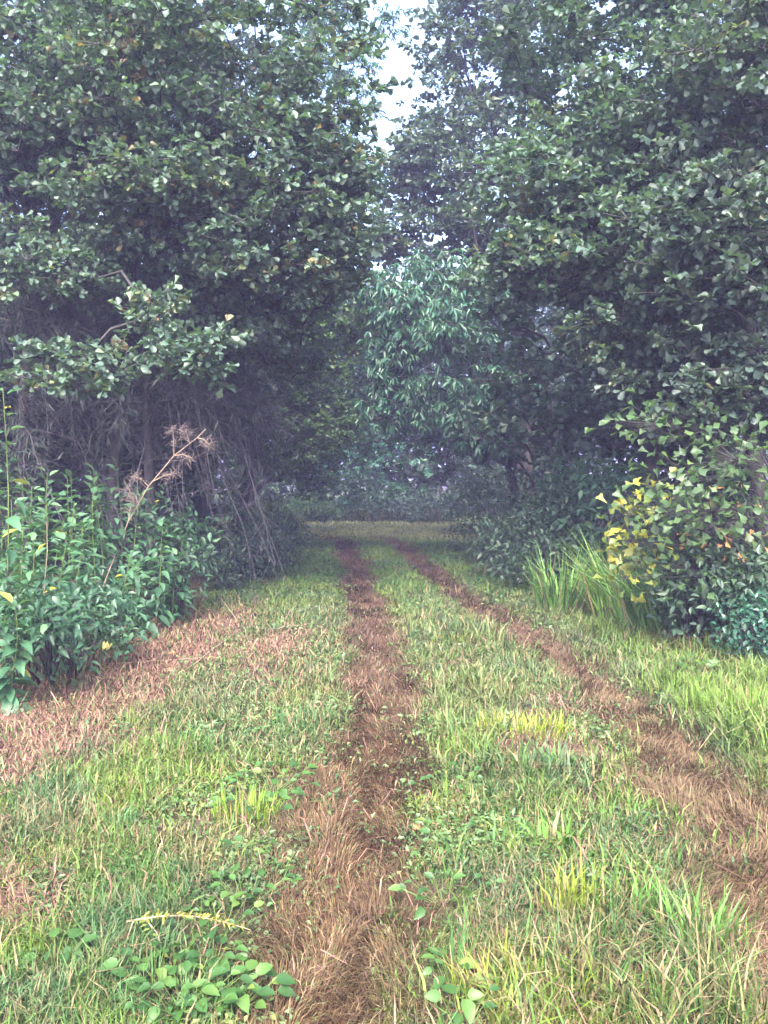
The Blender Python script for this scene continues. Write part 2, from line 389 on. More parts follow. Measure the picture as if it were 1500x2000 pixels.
def build_litter():
    # dead brown thatch in the wheel tracks
    n = 260000
    x, y = sample_lane(n, 1.5, d1=25)
    a, b = track(x, y); t = np.maximum(a, b)
    keep = RNG.random(n) < t * 1.15
    x, y = x[keep], y[keep]; n = len(x)
    z = gz(x, y) + RNG.uniform(0, 0.018, n)
    az = RNG.normal(0, 0.55, n) + 14 * (fbm(x * 2.2, y * 1.7, 70) - 0.5)
    u = RNG.random(n)
    c = mixc(np.tile(BROWN, (n, 1)), TAN, np.clip(u * 1.4 - 0.45 + 0.9 * (fbm(x * 2.2, y * 1.8, 71) - .5), 0, 1)) 
    c = mixc(c, np.array((0.07, 0.045, 0.03)), (RNG.random(n) < 0.12 + 0.5 * sst(.55, .7, fbm(x * 4, y * 3, 73))).astype(float))
    c = mixc(c, STRAW, (RNG.random(n) < 0.07).astype(float)); c = mixc(c, np.array((0.10, 0.115, 0.04)), (RNG.random(n) < 0.10).astype(float))
    c = mixc(c, np.array((0.085, 0.052, 0.04)), sst(5, 9, y) * 0.6)
    c *= RNG.uniform(0.55, 1.12, n)[:, None]
    c = mixc(c, np.array((0.14, 0.10, 0.06)), sst(.8, 1.1, x) * sst(11, 7, y) * .4)
    c = mixc(c, np.array((0.17, 0.118, 0.058)), (1 - sst(3.0, 5.5, y)) * .12)
    h = RNG.uniform(0.03, 0.12, n) * (0.7 + 0.6 * vn(x * 5, y * 4, 23))
    w = RNG.uniform(0.002, 0.0042, n) * (np.maximum(y, 3) / 3.2) ** 0.7
    V, T, C = blades(x, y, z, h, w, az, RNG.uniform(0.75, 1.35, n), c)
    o = obj('dry_thatch', mesh_tris('dry_thatch', V, T, {'col': C}), M['litter']); o['kind'] = 'stuff'
    o['label'] = 'flattened reddish brown dead grass lying in the wheel tracks'; o['category'] = 'dead grass'
    # pale straw and hay clippings on the verges and sparsely in the lawn
    n = 150000
    x, y = sample_lane(n, 1.5, d1=17)
    s = straw(x, y); a, b = track(x, y); l, r = edges(y)
    bare = np.zeros(len(x))
    for cx, cy_, r_ in BARE: bare = np.maximum(bare, 1 - sst(.6 * r_, 1.3 * r_, np.hypot(x - cx, y - cy_)))
    p = np.maximum(np.maximum(s * .7, 0.07), bare * .7) * (1 - sst(-.2, .8, l - x))
    keep = RNG.random(n) < p
    x, y, s = x[keep], y[keep], s[keep]; n = len(x)
    z = gz(x, y) + RNG.uniform(0.0, 0.02, n)
    c = mixc(np.tile(PINK, (n, 1)), STRAW, np.clip(RNG.random(n) * 1.5 - 0.5, 0, 1) * (1 - 0.3 * s))
    c = mixc(c, np.array((0.12, 0.07, 0.055)), (RNG.random(n) < 0.22 + .5 * sst(.5, .7, fbm(x * 3, y * 2.2, 75))).astype(float))
    c *= RNG.uniform(0.55, 1.3, n)[:, None]
    h = RNG.uniform(0.03, 0.12, n) * (1 + 1.5 * (RNG.random(n) < 0.08))
    w = RNG.uniform(0.003, 0.007, n) * (np.maximum(y, 3) / 3.2) ** 0.6
    V, T, C = blades(x, y, z, h, w, RNG.uniform(0, 6.283, n), RNG.uniform(1.05, 1.42, n), c)
    o = obj('straw_litter', mesh_tris('straw_litter', V, T, {'col': C}), M['litter']); o['kind'] = 'stuff'
    o['label'] = 'pale pinkish straw clippings strewn along the verges'; o['category'] = 'straw'
build_litter()

# ------------------------------------------------------------------ leaves: templates lie along +X, face +Z, unit length
def fan(outline, cz, bend=0.12, fold=0.1):
    """Leaf from an upper-half outline [(x, y)...] mirrored about its midrib."""
    o = np.array(outline, float)
    mid = np.array([(x, 0) for x, _ in outline])
    n = len(o)
    V = []
    for x, _ in outline: V.append((x, 0, -bend * x * x))
    for x, yv in outline: V.append((x, yv, -bend * x * x + fold * yv * 2))
    for x, yv in outline: V.append((x, -yv, -bend * x * x + fold * yv * 2))
    T = []
    for i in range(n - 1):
        for k in (1, 2):
            a, b, c, d = i, i + 1, k * n + i + 1, k * n + i
            if k == 1:
                T += [(a, b, c)] + ([(a, c, d)] if outline[i][1] > 0 else [])
            else:
                T += [(a, c, b)] + ([(a, d, c)] if outline[i][1] > 0 else [])
    T = [t for t in T if len({tuple(np.round(V[q], 5)) for q in t}) == 3]
    return np.array(V), np.array(T, np.int32)

LEAF = {
    # blackjack oak: wedge base, three broad lobes at the tip
    'oak': [fan([(0, 0), (0.1, 0.03), (0.5, 0.17), (0.74, 0.37), (0.88, 0.36), (0.90, 0.2), (1.0, 0.13)], 0, b, f) for b, f in ((0.1, 0.15), (0.4, 0.3), (-0.15, 0.45), (0.65, 0.1), (0.25, 0.55))],
    'oak_lo': [fan([(0, 0), (0.3, 0.1), (0.8, 0.38), (1.0, 0.16)], 0, b, f) for b, f in ((0.1, 0.12), (0.35, 0.2))],
    'lance': [fan([(0, 0), (0.25, 0.13), (0.55, 0.15), (1.0, 0)], 0, b, f) for b, f in ((0.25, 0.3), (0.5, 0.2), (0.1, 0.4))],
    'ovate': [fan([(0, 0), (0.18, 0.17), (0.45, 0.24), (0.75, 0.13), (1.0, 0)], 0, b, f) for b, f in ((0.25, 0.25), (0.5, 0.15), (0.1, 0.35))],
    'small': [fan([(0, 0), (0.45, 0.26), (1.0, 0)], 0, b, f) for b, f in ((0.2, 0.2), (0.4, 0.1))],
    'broad': [fan([(0, 0), (0.12, 0.22), (0.4, 0.34), (0.75, 0.22), (1.0, 0)], 0, b, f) for b, f in ((0.2, 0.15), (0.4, 0.2), (0.05, 0.25))],
    'spray': [fan([(0, 0), (0.3, 0.07), (1.0, 0)], 0, 0.3, 0.2)],
}

def wedge(side, tip, bend, fold):
    """Cheap folded leaf: each half is a fan from the base."""
    n = len(side); V = [(0, 0, 0), (tip, 0, -bend * tip * tip)]
    for sg in (1, -1): V += [(x, sg * yv, -bend * x * x + fold * yv * 2) for x, yv in side]
    T = []
    for k, sg in enumerate((1, -1)):
        ring = [2 + k * n + i for i in range(n)] + [1]
        for i in range(n): T.append((0, ring[i + 1], ring[i]) if sg > 0 else (0, ring[i], ring[i + 1]))
    return np.array(V, float), np.array(T, np.int32)
# the lighter shapes that the joined foliage uses
MASS = {
    'oak': [wedge([(.74, .37), (.96, .22)], .93, b, f) for b, f in ((0.1, 0.15), (0.4, 0.3), (-0.15, 0.45), (0.65, 0.1), (0.25, 0.55))],
    'oak_lo': [wedge([(.72, .36), (.95, .2)], .95, b, f) for b, f in ((0.1, 0.12), (0.35, 0.25), (-.1, .4))],
    'lance': [wedge([(.3, .14), (.62, .12)], 1.0, b, f) for b, f in ((0.25, 0.3), (0.5, 0.2), (0.1, 0.4))],
    'small': [wedge([(.45, .26)], 1.0, b, f) for b, f in ((0.2, 0.2), (0.4, 0.1), (.1, .4))],
    'ovate': [wedge([(.2, .18), (.5, .24), (.78, .12)], 1.0, b, f) for b, f in ((0.25, 0.25), (0.5, 0.15), (0.1, 0.35))],
}

def frames(D, U):
    """Rotation matrices with X along D and Z close to U."""
    D = norm(D); Z = norm(U - (U * D).sum(1, keepdims=True) * D); Y = np.cross(Z, D)
    return np.stack([D, Y, Z], 2)

def leaf_mesh(name, kind, pos, R, S, tint):
    tm = MASS.get(kind, LEAF[kind]); which = RNG.integers(0, len(tm), len(pos)); vs, ts, at, off = [], [], [], 0
    for k, (tv, tt) in enumerate(tm):
        q = np.nonzero(which == k)[0]
        if not len(q): continue
        V = np.einsum('nij,vj->nvi', R[q], tv) * S[q][:, None, None] + pos[q][:, None]
        vs.append(V.reshape(-1, 3)); ts.append((tt[None] + (np.arange(len(q)) * len(tv))[:, None, None]).reshape(-1, 3) + off)
        at.append(np.repeat(tint[q], len(tv))); off += len(q) * len(tv)
    return mesh_tris(name, np.concatenate(vs), np.concatenate(ts), {'tint': np.concatenate(at)}, smooth=True)

LEAFDATA = {}
def leaf_data(kind, mat):
    """Shared single-leaf meshes in a few shapes and tints."""
    key = (kind, mat)
    if key not in LEAFDATA:
        out = []
        for tv, tt in LEAF[kind]:
            row = []
            for t in (0.1, 0.3, 0.5, 0.68, 0.84, 1.0):
                me = mesh_tris('leaf', tv, tt, {'tint': np.full(len(tv), t)}, smooth=True); me.materials.append(M[mat]); row.append(me)
            out.append(row)
        LEAFDATA[key] = out
    return LEAFDATA[key]

def leaf_objects(parent, kind, mat, pos, R, S, tint, name='leaf'):
    dat = leaf_data(kind, mat)
    for p, r, s, t in zip(pos, R, S, tint):
        me = dat[random.randrange(len(dat))][5 if t > .96 else int(np.clip(t * 5, 0, 4.99))]
        o = bpy.data.objects.new(name, me); COL.objects.link(o); o.parent = parent
        m = Matrix(r.tolist()).to_4x4(); m = Matrix.Translation(p.tolist()) @ m @ Matrix.Scale(float(s), 4)
        o.matrix_basis = m

def pick_visible(W, S, n, cell=14.0):
    """Indices of the leaves that stand foremost and largest in view."""
    d = W[:, 1]; ok = d > 1
    px = 750 + W[:, 0] / np.maximum(d, .1) * FPX; py = HOR - (W[:, 2] - EYE) / np.maximum(d, .1) * FPX
    ok &= (px > 0) & (px < 1500) & (py > 0) & (py < 2000)
    idx = np.nonzero(ok)[0]
    key = (px[idx] // cell).astype(int) * 1000 + (py[idx] // cell).astype(int)
    order = idx[np.argsort(d[idx])]; key = (px[order] // cell).astype(int) * 1000 + (py[order] // cell).astype(int)
    _, first = np.unique(key, return_index=True)
    cand = order[np.sort(first)]
    cand = cand[np.argsort(-S[cand] / d[cand])]
    return cand[:n]

def fill_foliage(t, base, kind, mat, pos, R, S, tint, nparts):
    """Foremost leaves become parts of their own, the rest one foliage part."""
    mask = np.zeros(len(pos), bool)
    if nparts:
        q = pick_visible(pos + base, S, nparts); mask[q] = True
        leaf_objects(t, kind, mat, pos[q], R[q], S[q], tint[q])
    if (~mask).any():
        o = obj('foliage', leaf_mesh('foliage', kind, pos[~mask], R[~mask], S[~mask], tint[~mask]), M[mat], t); o['kind'] = 'stuff'

def ground_cover():
    n = 150000
    x, y = sample_lane(n, 1.9, d1=14)
    a, b = track(x, y); t = np.maximum(a, b); s = straw(x, y); l, r = edges(y)
    m = sst(.44, .60, fbm(x * 2.0, y * 1.6, 81)) * (1 - .9 * t) * (1 - .85 * s) * (1 - sst(-.1, .5, l - x)) * (1 - sst(.0, .5, x - r))
    keep = RNG.random(n) < np.maximum(m, .05 * (1 - t))
    x, y = x[keep], y[keep]; n = len(x)
    pos = np.stack([x, y, gz(x, y) + RNG.uniform(.008, .05, n)], 1)
    D = np.stack([RNG.normal(size=n), RNG.normal(size=n), RNG.normal(.15, .35, n)], 1)
    U = np.array((0, 0, 1.)) + RNG.normal(0, .45, (n, 3))
    S = RNG.uniform(.012, .036, n) * (np.maximum(y, 3) / 3.2) ** .5
    o = obj('ground_cover', leaf_mesh('ground_cover', 'small', pos, frames(D, U), S, np.clip(.45 + 1.2 * (fbm(x * 3, y * 3, 83) - .5) + RNG.normal(0, .2, n), 0, 1)), M['cover']); o['kind'] = 'stuff'
    o['label'] = 'low creeping small-leaved plants spread between the grass'; o['category'] = 'ground cover'
ground_cover()

# ------------------------------------------------------------------ trees
def tree(name, label, base, top, crowns, kind='oak', mat='oak', size=0.12, ncl=150, sub=5, q=6, rc=0.38, r0=0.11, parts=0, group=None, droop=0.0, cat='tree', flat=0.45, bark='bark', tint0=0.0, limbs=4, seed=1, jit=0.5):
    rng = np.random.default_rng(seed)
    base = np.array((base[0], base[1], float(gz(np.array([base[0]]), np.array([base[1]]))[0]) - 0.05))
    t = thing(name, label, cat, base, group)
    top = np.array(top, float) - base
    # trunk
    nt = 9; s = np.linspace(0, 1, nt)
    tp = s[:, None] * top + np.stack([np.sin(s * 5 + seed) * 0.10, np.cos(s * 4 + seed) * 0.10, 0 * s], 1) * (s * (1 - s) * 4)[:, None] * (top[2] / 6)
    # clusters
    wts = np.array([c[6] if len(c) > 6 else c[3] * c[4] * c[5] for c in crowns]); wts = wts / wts.sum()
    C = []
    for c, w in zip(crowns, wts):
        m = max(2, int(round(ncl * w)))
        v = norm(rng.normal(size=(m, 3))) * (0.3 + 0.7 * rng.random((m, 1)) ** 0.55)
        C.append(np.array(c[:3]) - base + v * np.array(c[3:6]))
    C = np.concatenate(C); C = C[C[:, 2] > 0.15]
    nodes = [p for p in tp]; par = [-1] + list(range(nt - 1)); chains = [list(range(nt))]
    axis_d = np.linalg.norm(C[:, :2] - np.outer(np.clip(C[:, 2] / top[2], 0, 1), top[:2]), axis=1)
    for ci in np.argsort(axis_d):
        c = C[ci]; A = np.array(nodes)
        dv = c - A; dist = np.linalg.norm(dv, axis=1)
        cost = dist + 0.9 * np.maximum(0, A[:, 2] - c[2] + 0.25 * dist) + 0.3 * (np.arange(len(A)) < 2)
        k = int(np.argmin(cost)); a = A[k]; L = dist[k]
        m = max(2, min(5, int(L / 0.45) + 1)); ch = [k]; prev = k
        for i in range(1, m + 1):
            f = i / m
            p = a + (c - a) * f + np.array((0, 0, 0.16 * L * math.sin(f * math.pi))) + (rng.normal(0, 0.05 * L, 3) * (f < 1))
            nodes.append(p); par.append(prev); prev = len(nodes) - 1; ch.append(prev)
        chains.append(ch)
    A = np.array(nodes); cnt = np.zeros(len(A))
    for ch in chains: cnt[ch[-1]] += 1
    for i in range(len(A) - 1, 0, -1): cnt[par[i]] += cnt[i]
    rt = r0 / max(cnt[0], 1) ** 0.5
    rad = np.maximum(rt * cnt ** 0.5, 0.004)
    rad[:nt] = np.maximum(rad[:nt], r0 * (1 - 0.75 * s)); rad[0] *= 1.35
    V, T = tube(tp, rad[:nt], 9); obj('trunk', mesh_tris('trunk', V, T, smooth=True), M[bark], t)
    rest = []
    order = sorted(range(1, len(chains)), key=lambda k: -cnt[chains[k][1]])
    for r_, k in enumerate(order):
        ch = chains[k]; rr = rad[ch].copy(); rr[0] = rr[1]
        V, T = tube(A[ch], rr, 5 if r_ < 20 else 4)
        if r_ < limbs: obj('limb', mesh_tris('limb', V, T, smooth=True), M[bark], t)
        else: rest.append((V, T))
    # twigs and leaves
    tips = np.repeat(C, sub, axis=0)
    off = rng.normal(size=(len(tips), 3)); off = norm(off) * (0.25 + 0.75 * rng.random((len(tips), 1)) ** .6) * rc
    off[:, 2] *= flat; off[:, 2] += -droop * rc * rng.random(len(tips)) + 0.06 * rc
    E = tips + off
    if kind in ('oak', 'lance') or parts: rest.append(sticks(tips, E, 0.005, 0.0025))
    V, T = merge(rest); o = obj('branches', mesh_tris('branches', V, T, smooth=True), M[bark], t); o['kind'] = 'stuff'
    n = len(E) * q
    tw = np.repeat(norm(off), q, axis=0)
    D = norm(tw * 0.5 + rng.normal(size=(n, 3)) * np.array((1, 1, 0.55)) * 0.75 + np.array((0, 0, -droop * 1.3)))
    pos = np.repeat(E, q, axis=0) - tw * (rng.random((n, 1)) * 0.35 * rc)
    U = np.array((0, 0, 1.0)) + rng.normal(size=(n, 3)) * jit
    S = size * rng.uniform(0.65, 1.25, n)
    ctint = np.repeat(rng.normal(0, 0.16, len(C)), sub * q)
    tint = np.clip(0.42 + tint0 + ctint + rng.normal(0, 0.17, n), 0, 1)
    fill_foliage(t, base, kind, mat, pos, frames(D, U), S, tint, parts)
    return t

def E(px, py, d, rx, ry, rz, w=None):
    p = P(px, py, d); return (p[0], p[1], p[2], rx, ry, rz) if w is None else (p[0], p[1], p[2], rx, ry, rz, w)

# --- left side
tree('oak_tree', 'spreading oak left of the lane whose pale lobed leaves reach out over the path', (-4.0, 12.9), (-3.4, 12.0, 11.0),
     [E(430, 140, 10.2, 2.0, 1.5, 1.5, 8), E(330, 365, 9.7, 1.35, .8, .28, 3.2), E(600, 330, 10, .85, 1.1, .9, 3.2), E(230, 120, 9.8, 1.3, 1.2, 1.0, 3.5), E(510, 480, 9.8, .75, .7, .45, 1.8),
      E(640, 500, 10.5, .45, .7, .6, 1.4), E(150, 720, 8.9, .55, .4, .32, 1.0), E(370, 700, 8.9, .42, .35, .26, .8), E(290, 610, 9.2, .35, .4, .2, .5), E(640, 420, 11, .6, .7, .7, 2.2), E(560, 560, 11.5, .9, .6, .6, 2.2), E(420, 520, 10.6, .8, .5, .4, 1.6), E(480, 650, 10.8, .6, .4, .28, 1.2), E(580, 700, 12, .6, .5, .4, 1.3), E(100, 540, 10, .7, .4, .3, 1.2), E(200, 480, 10.2, .6, .4, .25, 1), (-.9, 9.6, 8.9, 2.0, 1.4, .7, 5), E(250, 250, 10.5, 2.3, 1.4, 1.2, 6)],  # the ellipsoid high over the lane is out of view, added to shade it
     size=0.09, ncl=720, sub=7, q=8, rc=0.48, parts=300, seed=11, tint0=.06, r0=0.085, jit=.55)
tree('oak_tree', 'oak with darker leaves at the left edge of the photo behind the tall weeds', (-5.9, 13.6), (-5.2, 13, 10),
     [E(60, 60, 11.5, 1.8, 1.4, 1.8, 6), E(60, 260, 11, 1.2, 1, .8, 2), E(30, 450, 10.5, .9, .8, .7, .7)],
     mat='oak', size=0.105, ncl=300, sub=7, q=7, rc=0.46, parts=150, seed=12, r0=0.09)
tree('cherry_tree', 'tall slender tree with small glossy green leaves along the left of the sky gap', (-3.4, 19.5), (-1.3, 20, 13.5),
     [E(625, 60, 19.5, .95, 1.2, 1.9, 5), E(690, 130, 19.5, .7, .8, 1.6, 1.3), E(640, 330, 19.5, 1.0, 1.1, 1.3, 4), E(760, 30, 18.5, .35, .3, .22, .35), E(600, 560, 19, 1.1, 1.2, 1.2, 3), E(715, 390, 19.5, .5, .8, 1.0, 2.6), E(690, 540, 19.5, .8, .8, .8, 2)],
     kind='lance', mat='lance', size=0.12, ncl=330, sub=6, q=8, rc=0.5, droop=0.35, parts=0, seed=13, r0=0.12, tint0=-.05)
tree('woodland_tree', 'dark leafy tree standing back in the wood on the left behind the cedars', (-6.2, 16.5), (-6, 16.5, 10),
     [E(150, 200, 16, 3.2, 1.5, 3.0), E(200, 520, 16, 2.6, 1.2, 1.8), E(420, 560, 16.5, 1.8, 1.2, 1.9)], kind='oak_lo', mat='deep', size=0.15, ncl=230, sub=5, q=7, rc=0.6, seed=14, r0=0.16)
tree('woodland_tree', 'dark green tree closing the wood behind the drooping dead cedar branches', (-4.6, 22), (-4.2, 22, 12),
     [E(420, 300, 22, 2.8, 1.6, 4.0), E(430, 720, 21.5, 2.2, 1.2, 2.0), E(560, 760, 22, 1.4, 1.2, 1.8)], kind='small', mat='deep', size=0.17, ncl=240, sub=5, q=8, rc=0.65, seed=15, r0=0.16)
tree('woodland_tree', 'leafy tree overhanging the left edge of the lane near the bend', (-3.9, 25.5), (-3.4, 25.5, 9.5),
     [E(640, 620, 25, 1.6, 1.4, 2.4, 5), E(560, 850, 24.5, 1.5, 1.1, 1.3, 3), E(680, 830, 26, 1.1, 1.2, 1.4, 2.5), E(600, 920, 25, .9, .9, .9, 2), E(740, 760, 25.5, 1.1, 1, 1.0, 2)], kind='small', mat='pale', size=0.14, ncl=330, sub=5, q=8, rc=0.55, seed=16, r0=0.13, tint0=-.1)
tree('bushy_tree', 'bushy tree with small mid-green leaves hanging low over the left edge of the lane', (-3.2, 18.6), (-2.4, 18.4, 6.5),
     [E(600, 690, 18, 1.0, .9, 1.5, 5), E(560, 860, 18, .9, .8, .8, 3), E(690, 620, 18, .55, .6, .9, 2), E(640, 830, 18, .7, .7, .6, 2), E(500, 760, 17.5, .8, .8, 1.0, 2.5)],
     kind='oak_lo', mat='pale', size=0.10, ncl=330, sub=6, q=7, rc=0.4, parts=120, seed=18, r0=0.08, tint0=-.12)
# --- right side
tree('sourwood_tree', 'leaning tree with long drooping bright leaves hanging over the middle of the lane', (2.9, 18.0), (1.7, 17.2, 7.0),
     [E(800, 590, 16.8, .75, .7, .75, 3), E(880, 640, 16.5, .8, .8, .7, 3), E(770, 700, 16.8, .6, .6, .6, 2), E(870, 790, 16.2, .9, .6, .6, 3), E(985, 760, 16.5, .7, .6, .55, 2), E(850, 530, 17.2, .9, .8, .5, 1.5), E(740, 560, 17, .35, .5, .4, .8), E(930, 560, 17, .7, .6, .4, 1), E(950, 850, 16.3, .6, .5, .35, 1), E(760, 800, 17, .5, .5, .5, 1)],
     kind='lance', mat='lance', size=0.175, ncl=270, sub=6, q=7, rc=0.40, droop=0.6, parts=300, seed=21, r0=0.09, tint0=.02)
tree('oak_tree', 'tall dense oak with dark leaves rising on the right of the sky gap', (3.5, 20.5), (3.0, 20, 14.5),
     [E(930, 160, 19, 1.5, 1.5, 2.2, 7), E(1010, 30, 19, 1.9, 1.5, 2.2, 6), E(860, 330, 18.5, 1.1, 1.2, 1.3, 4), E(880, 450, 18, 1.0, 1.0, .8, 2.4), E(1000, 380, 18, 1.5, 1.2, 1.8, 4), E(790, 350, 18.5, .5, .8, .9, 1.8), E(765, 470, 18, .5, .7, .5, 1.5)],
     kind='oak_lo', mat='oak_dark', size=0.125, ncl=560, sub=6, q=7, rc=0.5, seed=22, r0=0.18)
tree('oak_tree', 'near oak right of the lane with big silvery green lobed leaves on wide boughs', (4.9, 11.0), (4.3, 11, 9.5),
     [E(1120, 370, 10, 1.1, 1.1, .7, 4), E(1280, 480, 9.6, 1.4, 1.1, .8, 5), E(1060, 520, 9.8, .75, .8, .45, 2.2), E(1330, 250, 9.8, 1.6, 1.2, .9, 5), E(1220, 620, 9.6, .8, .7, .5, 1.8), E(1250, 90, 10.5, 1.8, 1.3, 1.1, 5), (1.6, 9.6, 8.9, 2.0, 1.4, .7, 5)],  # last ellipsoid is unseen overhead canopy, added to darken the lane below
     size=0.094, ncl=640, sub=7, q=8, rc=0.46, parts=300, seed=23, r0=0.10, jit=.55)
tree('oak_tree', 'oak crowding the right edge of the photo with reddish shaded lower leaves', (5.0, 8.6), (4.7, 8.8, 8.5),
     [E(1440, 480, 8.4, .9, .9, .8, 3), E(1460, 200, 8.8, 1.0, 1.0, 1.1, 3), E(1420, 760, 8.6, .8, .7, .7, 2.2), E(1300, 740, 9.4, .6, .6, .45, 1.2)],
     mat='oak_dark', size=0.094, ncl=280, sub=7, q=8, rc=0.44, parts=250, seed=24, r0=0.08)
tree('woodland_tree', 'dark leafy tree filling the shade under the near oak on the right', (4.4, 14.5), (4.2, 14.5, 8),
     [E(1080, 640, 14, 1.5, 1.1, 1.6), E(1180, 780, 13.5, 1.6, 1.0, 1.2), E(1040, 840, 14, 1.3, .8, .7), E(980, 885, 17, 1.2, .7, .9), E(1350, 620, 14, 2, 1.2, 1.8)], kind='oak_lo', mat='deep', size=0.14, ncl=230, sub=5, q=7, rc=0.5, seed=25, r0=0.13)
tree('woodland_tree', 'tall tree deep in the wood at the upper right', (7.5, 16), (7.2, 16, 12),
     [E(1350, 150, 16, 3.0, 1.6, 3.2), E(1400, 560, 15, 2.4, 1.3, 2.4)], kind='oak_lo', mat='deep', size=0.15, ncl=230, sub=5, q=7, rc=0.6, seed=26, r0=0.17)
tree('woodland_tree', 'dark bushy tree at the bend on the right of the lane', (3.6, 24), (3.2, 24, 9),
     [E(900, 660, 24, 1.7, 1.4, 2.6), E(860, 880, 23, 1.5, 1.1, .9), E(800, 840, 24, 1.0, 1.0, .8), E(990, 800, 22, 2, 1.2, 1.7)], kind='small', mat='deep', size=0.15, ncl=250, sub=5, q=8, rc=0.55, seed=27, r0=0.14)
# --- beyond the bend
far = [(-9.5, 37, 11, 'broad far tree behind the bend at the left end of the far row', 'deep'), (-4.8, 36, 12.5, 'dark far tree behind the bend, left of the blue-green one', 'deep'),
       (-1.2, 35, 10, 'blue-green far tree standing straight behind the end of the lane', 'lance'), (1.6, 38, 11.5, 'far tree with dull foliage behind the bend, right of the blue-green one', 'oak_dark'),
       (5.5, 36, 14, 'dark far tree behind the bend on the right', 'deep'), (10.5, 34, 13, 'far tree behind the bend at the right end of the far row', 'deep')]
for i, (x, y, h, lab, mt) in enumerate(far):
    tree('far_tree', lab, (x, y), (x + .2, y, h), [(x, y, h * .6, 2.6, 2.2, h * .38), (x, y - 1, h * .24, 2.6, 1.4, h * .2), (x + .8, y - 1.5, 1.6, 2.6, 1.0, 1.5)], kind='small', mat=mt, size=0.25, ncl=330, sub=4, q=8, rc=0.85, seed=40 + i, r0=0.17, group='trees beyond the bend')
low = [(-4.9, 15.2, 'left, just behind the sweeping dead branches'), (-3.9, 14.6, 'left, between the two cedars nearest the lane'), (-6.6, 13.6, 'left, behind the tangled cedar'), (-7.5, 15, 'left, behind the near cedars'), (-6.0, 19, 'left, behind the cedar nearer the bend'), (-8.5, 11, 'left, behind the tall weeds'), (-5.6, 28, 'left of the bend'), (-8, 33, 'far left beyond the bend'),
       (6.3, 12.5, 'right, behind the near oak'), (5.6, 17, 'right, behind the shrubs'), (5.2, 27, 'right of the bend'), (8, 15, 'far right in the wood'), (7, 31, 'far right beyond the bend')]
for i, (x, y, lab) in enumerate(low):
    tree('understory_tree', 'bushy dark understory tree on the ' + lab, (x, y), (x + .2, y, 4.6), [(x, y, 3.6, 2.0, 1.5, 1.9), (x, y - .3, 1.4, 1.9, 1.2, 1.2)], kind='small', mat='deep', size=0.17, ncl=165, sub=5, q=7, rc=0.55, seed=80 + i, r0=0.07, group='bushy trees filling the wood')
def woods():
    rng = np.random.default_rng(77); n = 90000; nc = 2400
    a = rng.uniform(-1.75, 1.75, nc); R = rng.uniform(44, 58, nc) ; cx = np.sin(a) * R; cyy = np.cos(a) * R * .9 + 4; hh = 9.5 + 4 * vn(cx * .15, cyy * .15, 5)
    cz = hh * rng.random(nc) ** .8
    j = rng.integers(0, nc, n); pos = np.stack([cx, cyy, cz], 1)[j] + rng.normal(0, 1, (n, 3)) * (1.1, 1.1, .6); pos[:, 2] = np.maximum(pos[:, 2], .2)
    D = rng.normal(size=(n, 3)); U = np.array((0, 0, .8)) + rng.normal(0, .6, (n, 3))
    o = obj('far_woods', leaf_mesh('far_woods', 'small', pos, frames(D, U), rng.uniform(.4, .8, n), np.clip(rng.normal(.4, .25, n) , 0, 1)), M['deep']); o['kind'] = 'stuff'
    o['label'] = 'far green wood closing the view behind all the trees'; o['category'] = 'wood'
woods()
back = [(-9, 7.5, 'shaded tree in the wood left of the weed bed'), (-13, 17, 'shaded tree farthest left in the wood'), (9, 6.5, 'shaded tree in the wood by the right edge'), (12, 17, 'shaded tree farthest right in the wood'), (-10.5, 12, 'shaded tree deep in the wood behind the left-edge oak'), (-9.5, 22, 'shaded tree deep in the wood on the far left'), (10, 10.5, 'shaded tree deep in the wood behind the right-edge oak'), (9, 23, 'shaded tree deep in the wood on the far right'), (6.2, 20.5, 'shaded tree behind the dark oak right of the sky gap')]  # outer trees, several out of view, added to keep side light out of the wood
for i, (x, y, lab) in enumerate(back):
    tree('woodland_tree', lab, (x, y), (x, y, 11), [(x, y, 7, 2.8, 2.4, 4.0), (x, y, 2.6, 2.5, 1.8, 1.9)], kind='small', mat='deep', size=0.22, ncl=230, sub=4, q=9, rc=0.8, seed=60 + i, r0=0.17, group='trees in the depth of the wood')

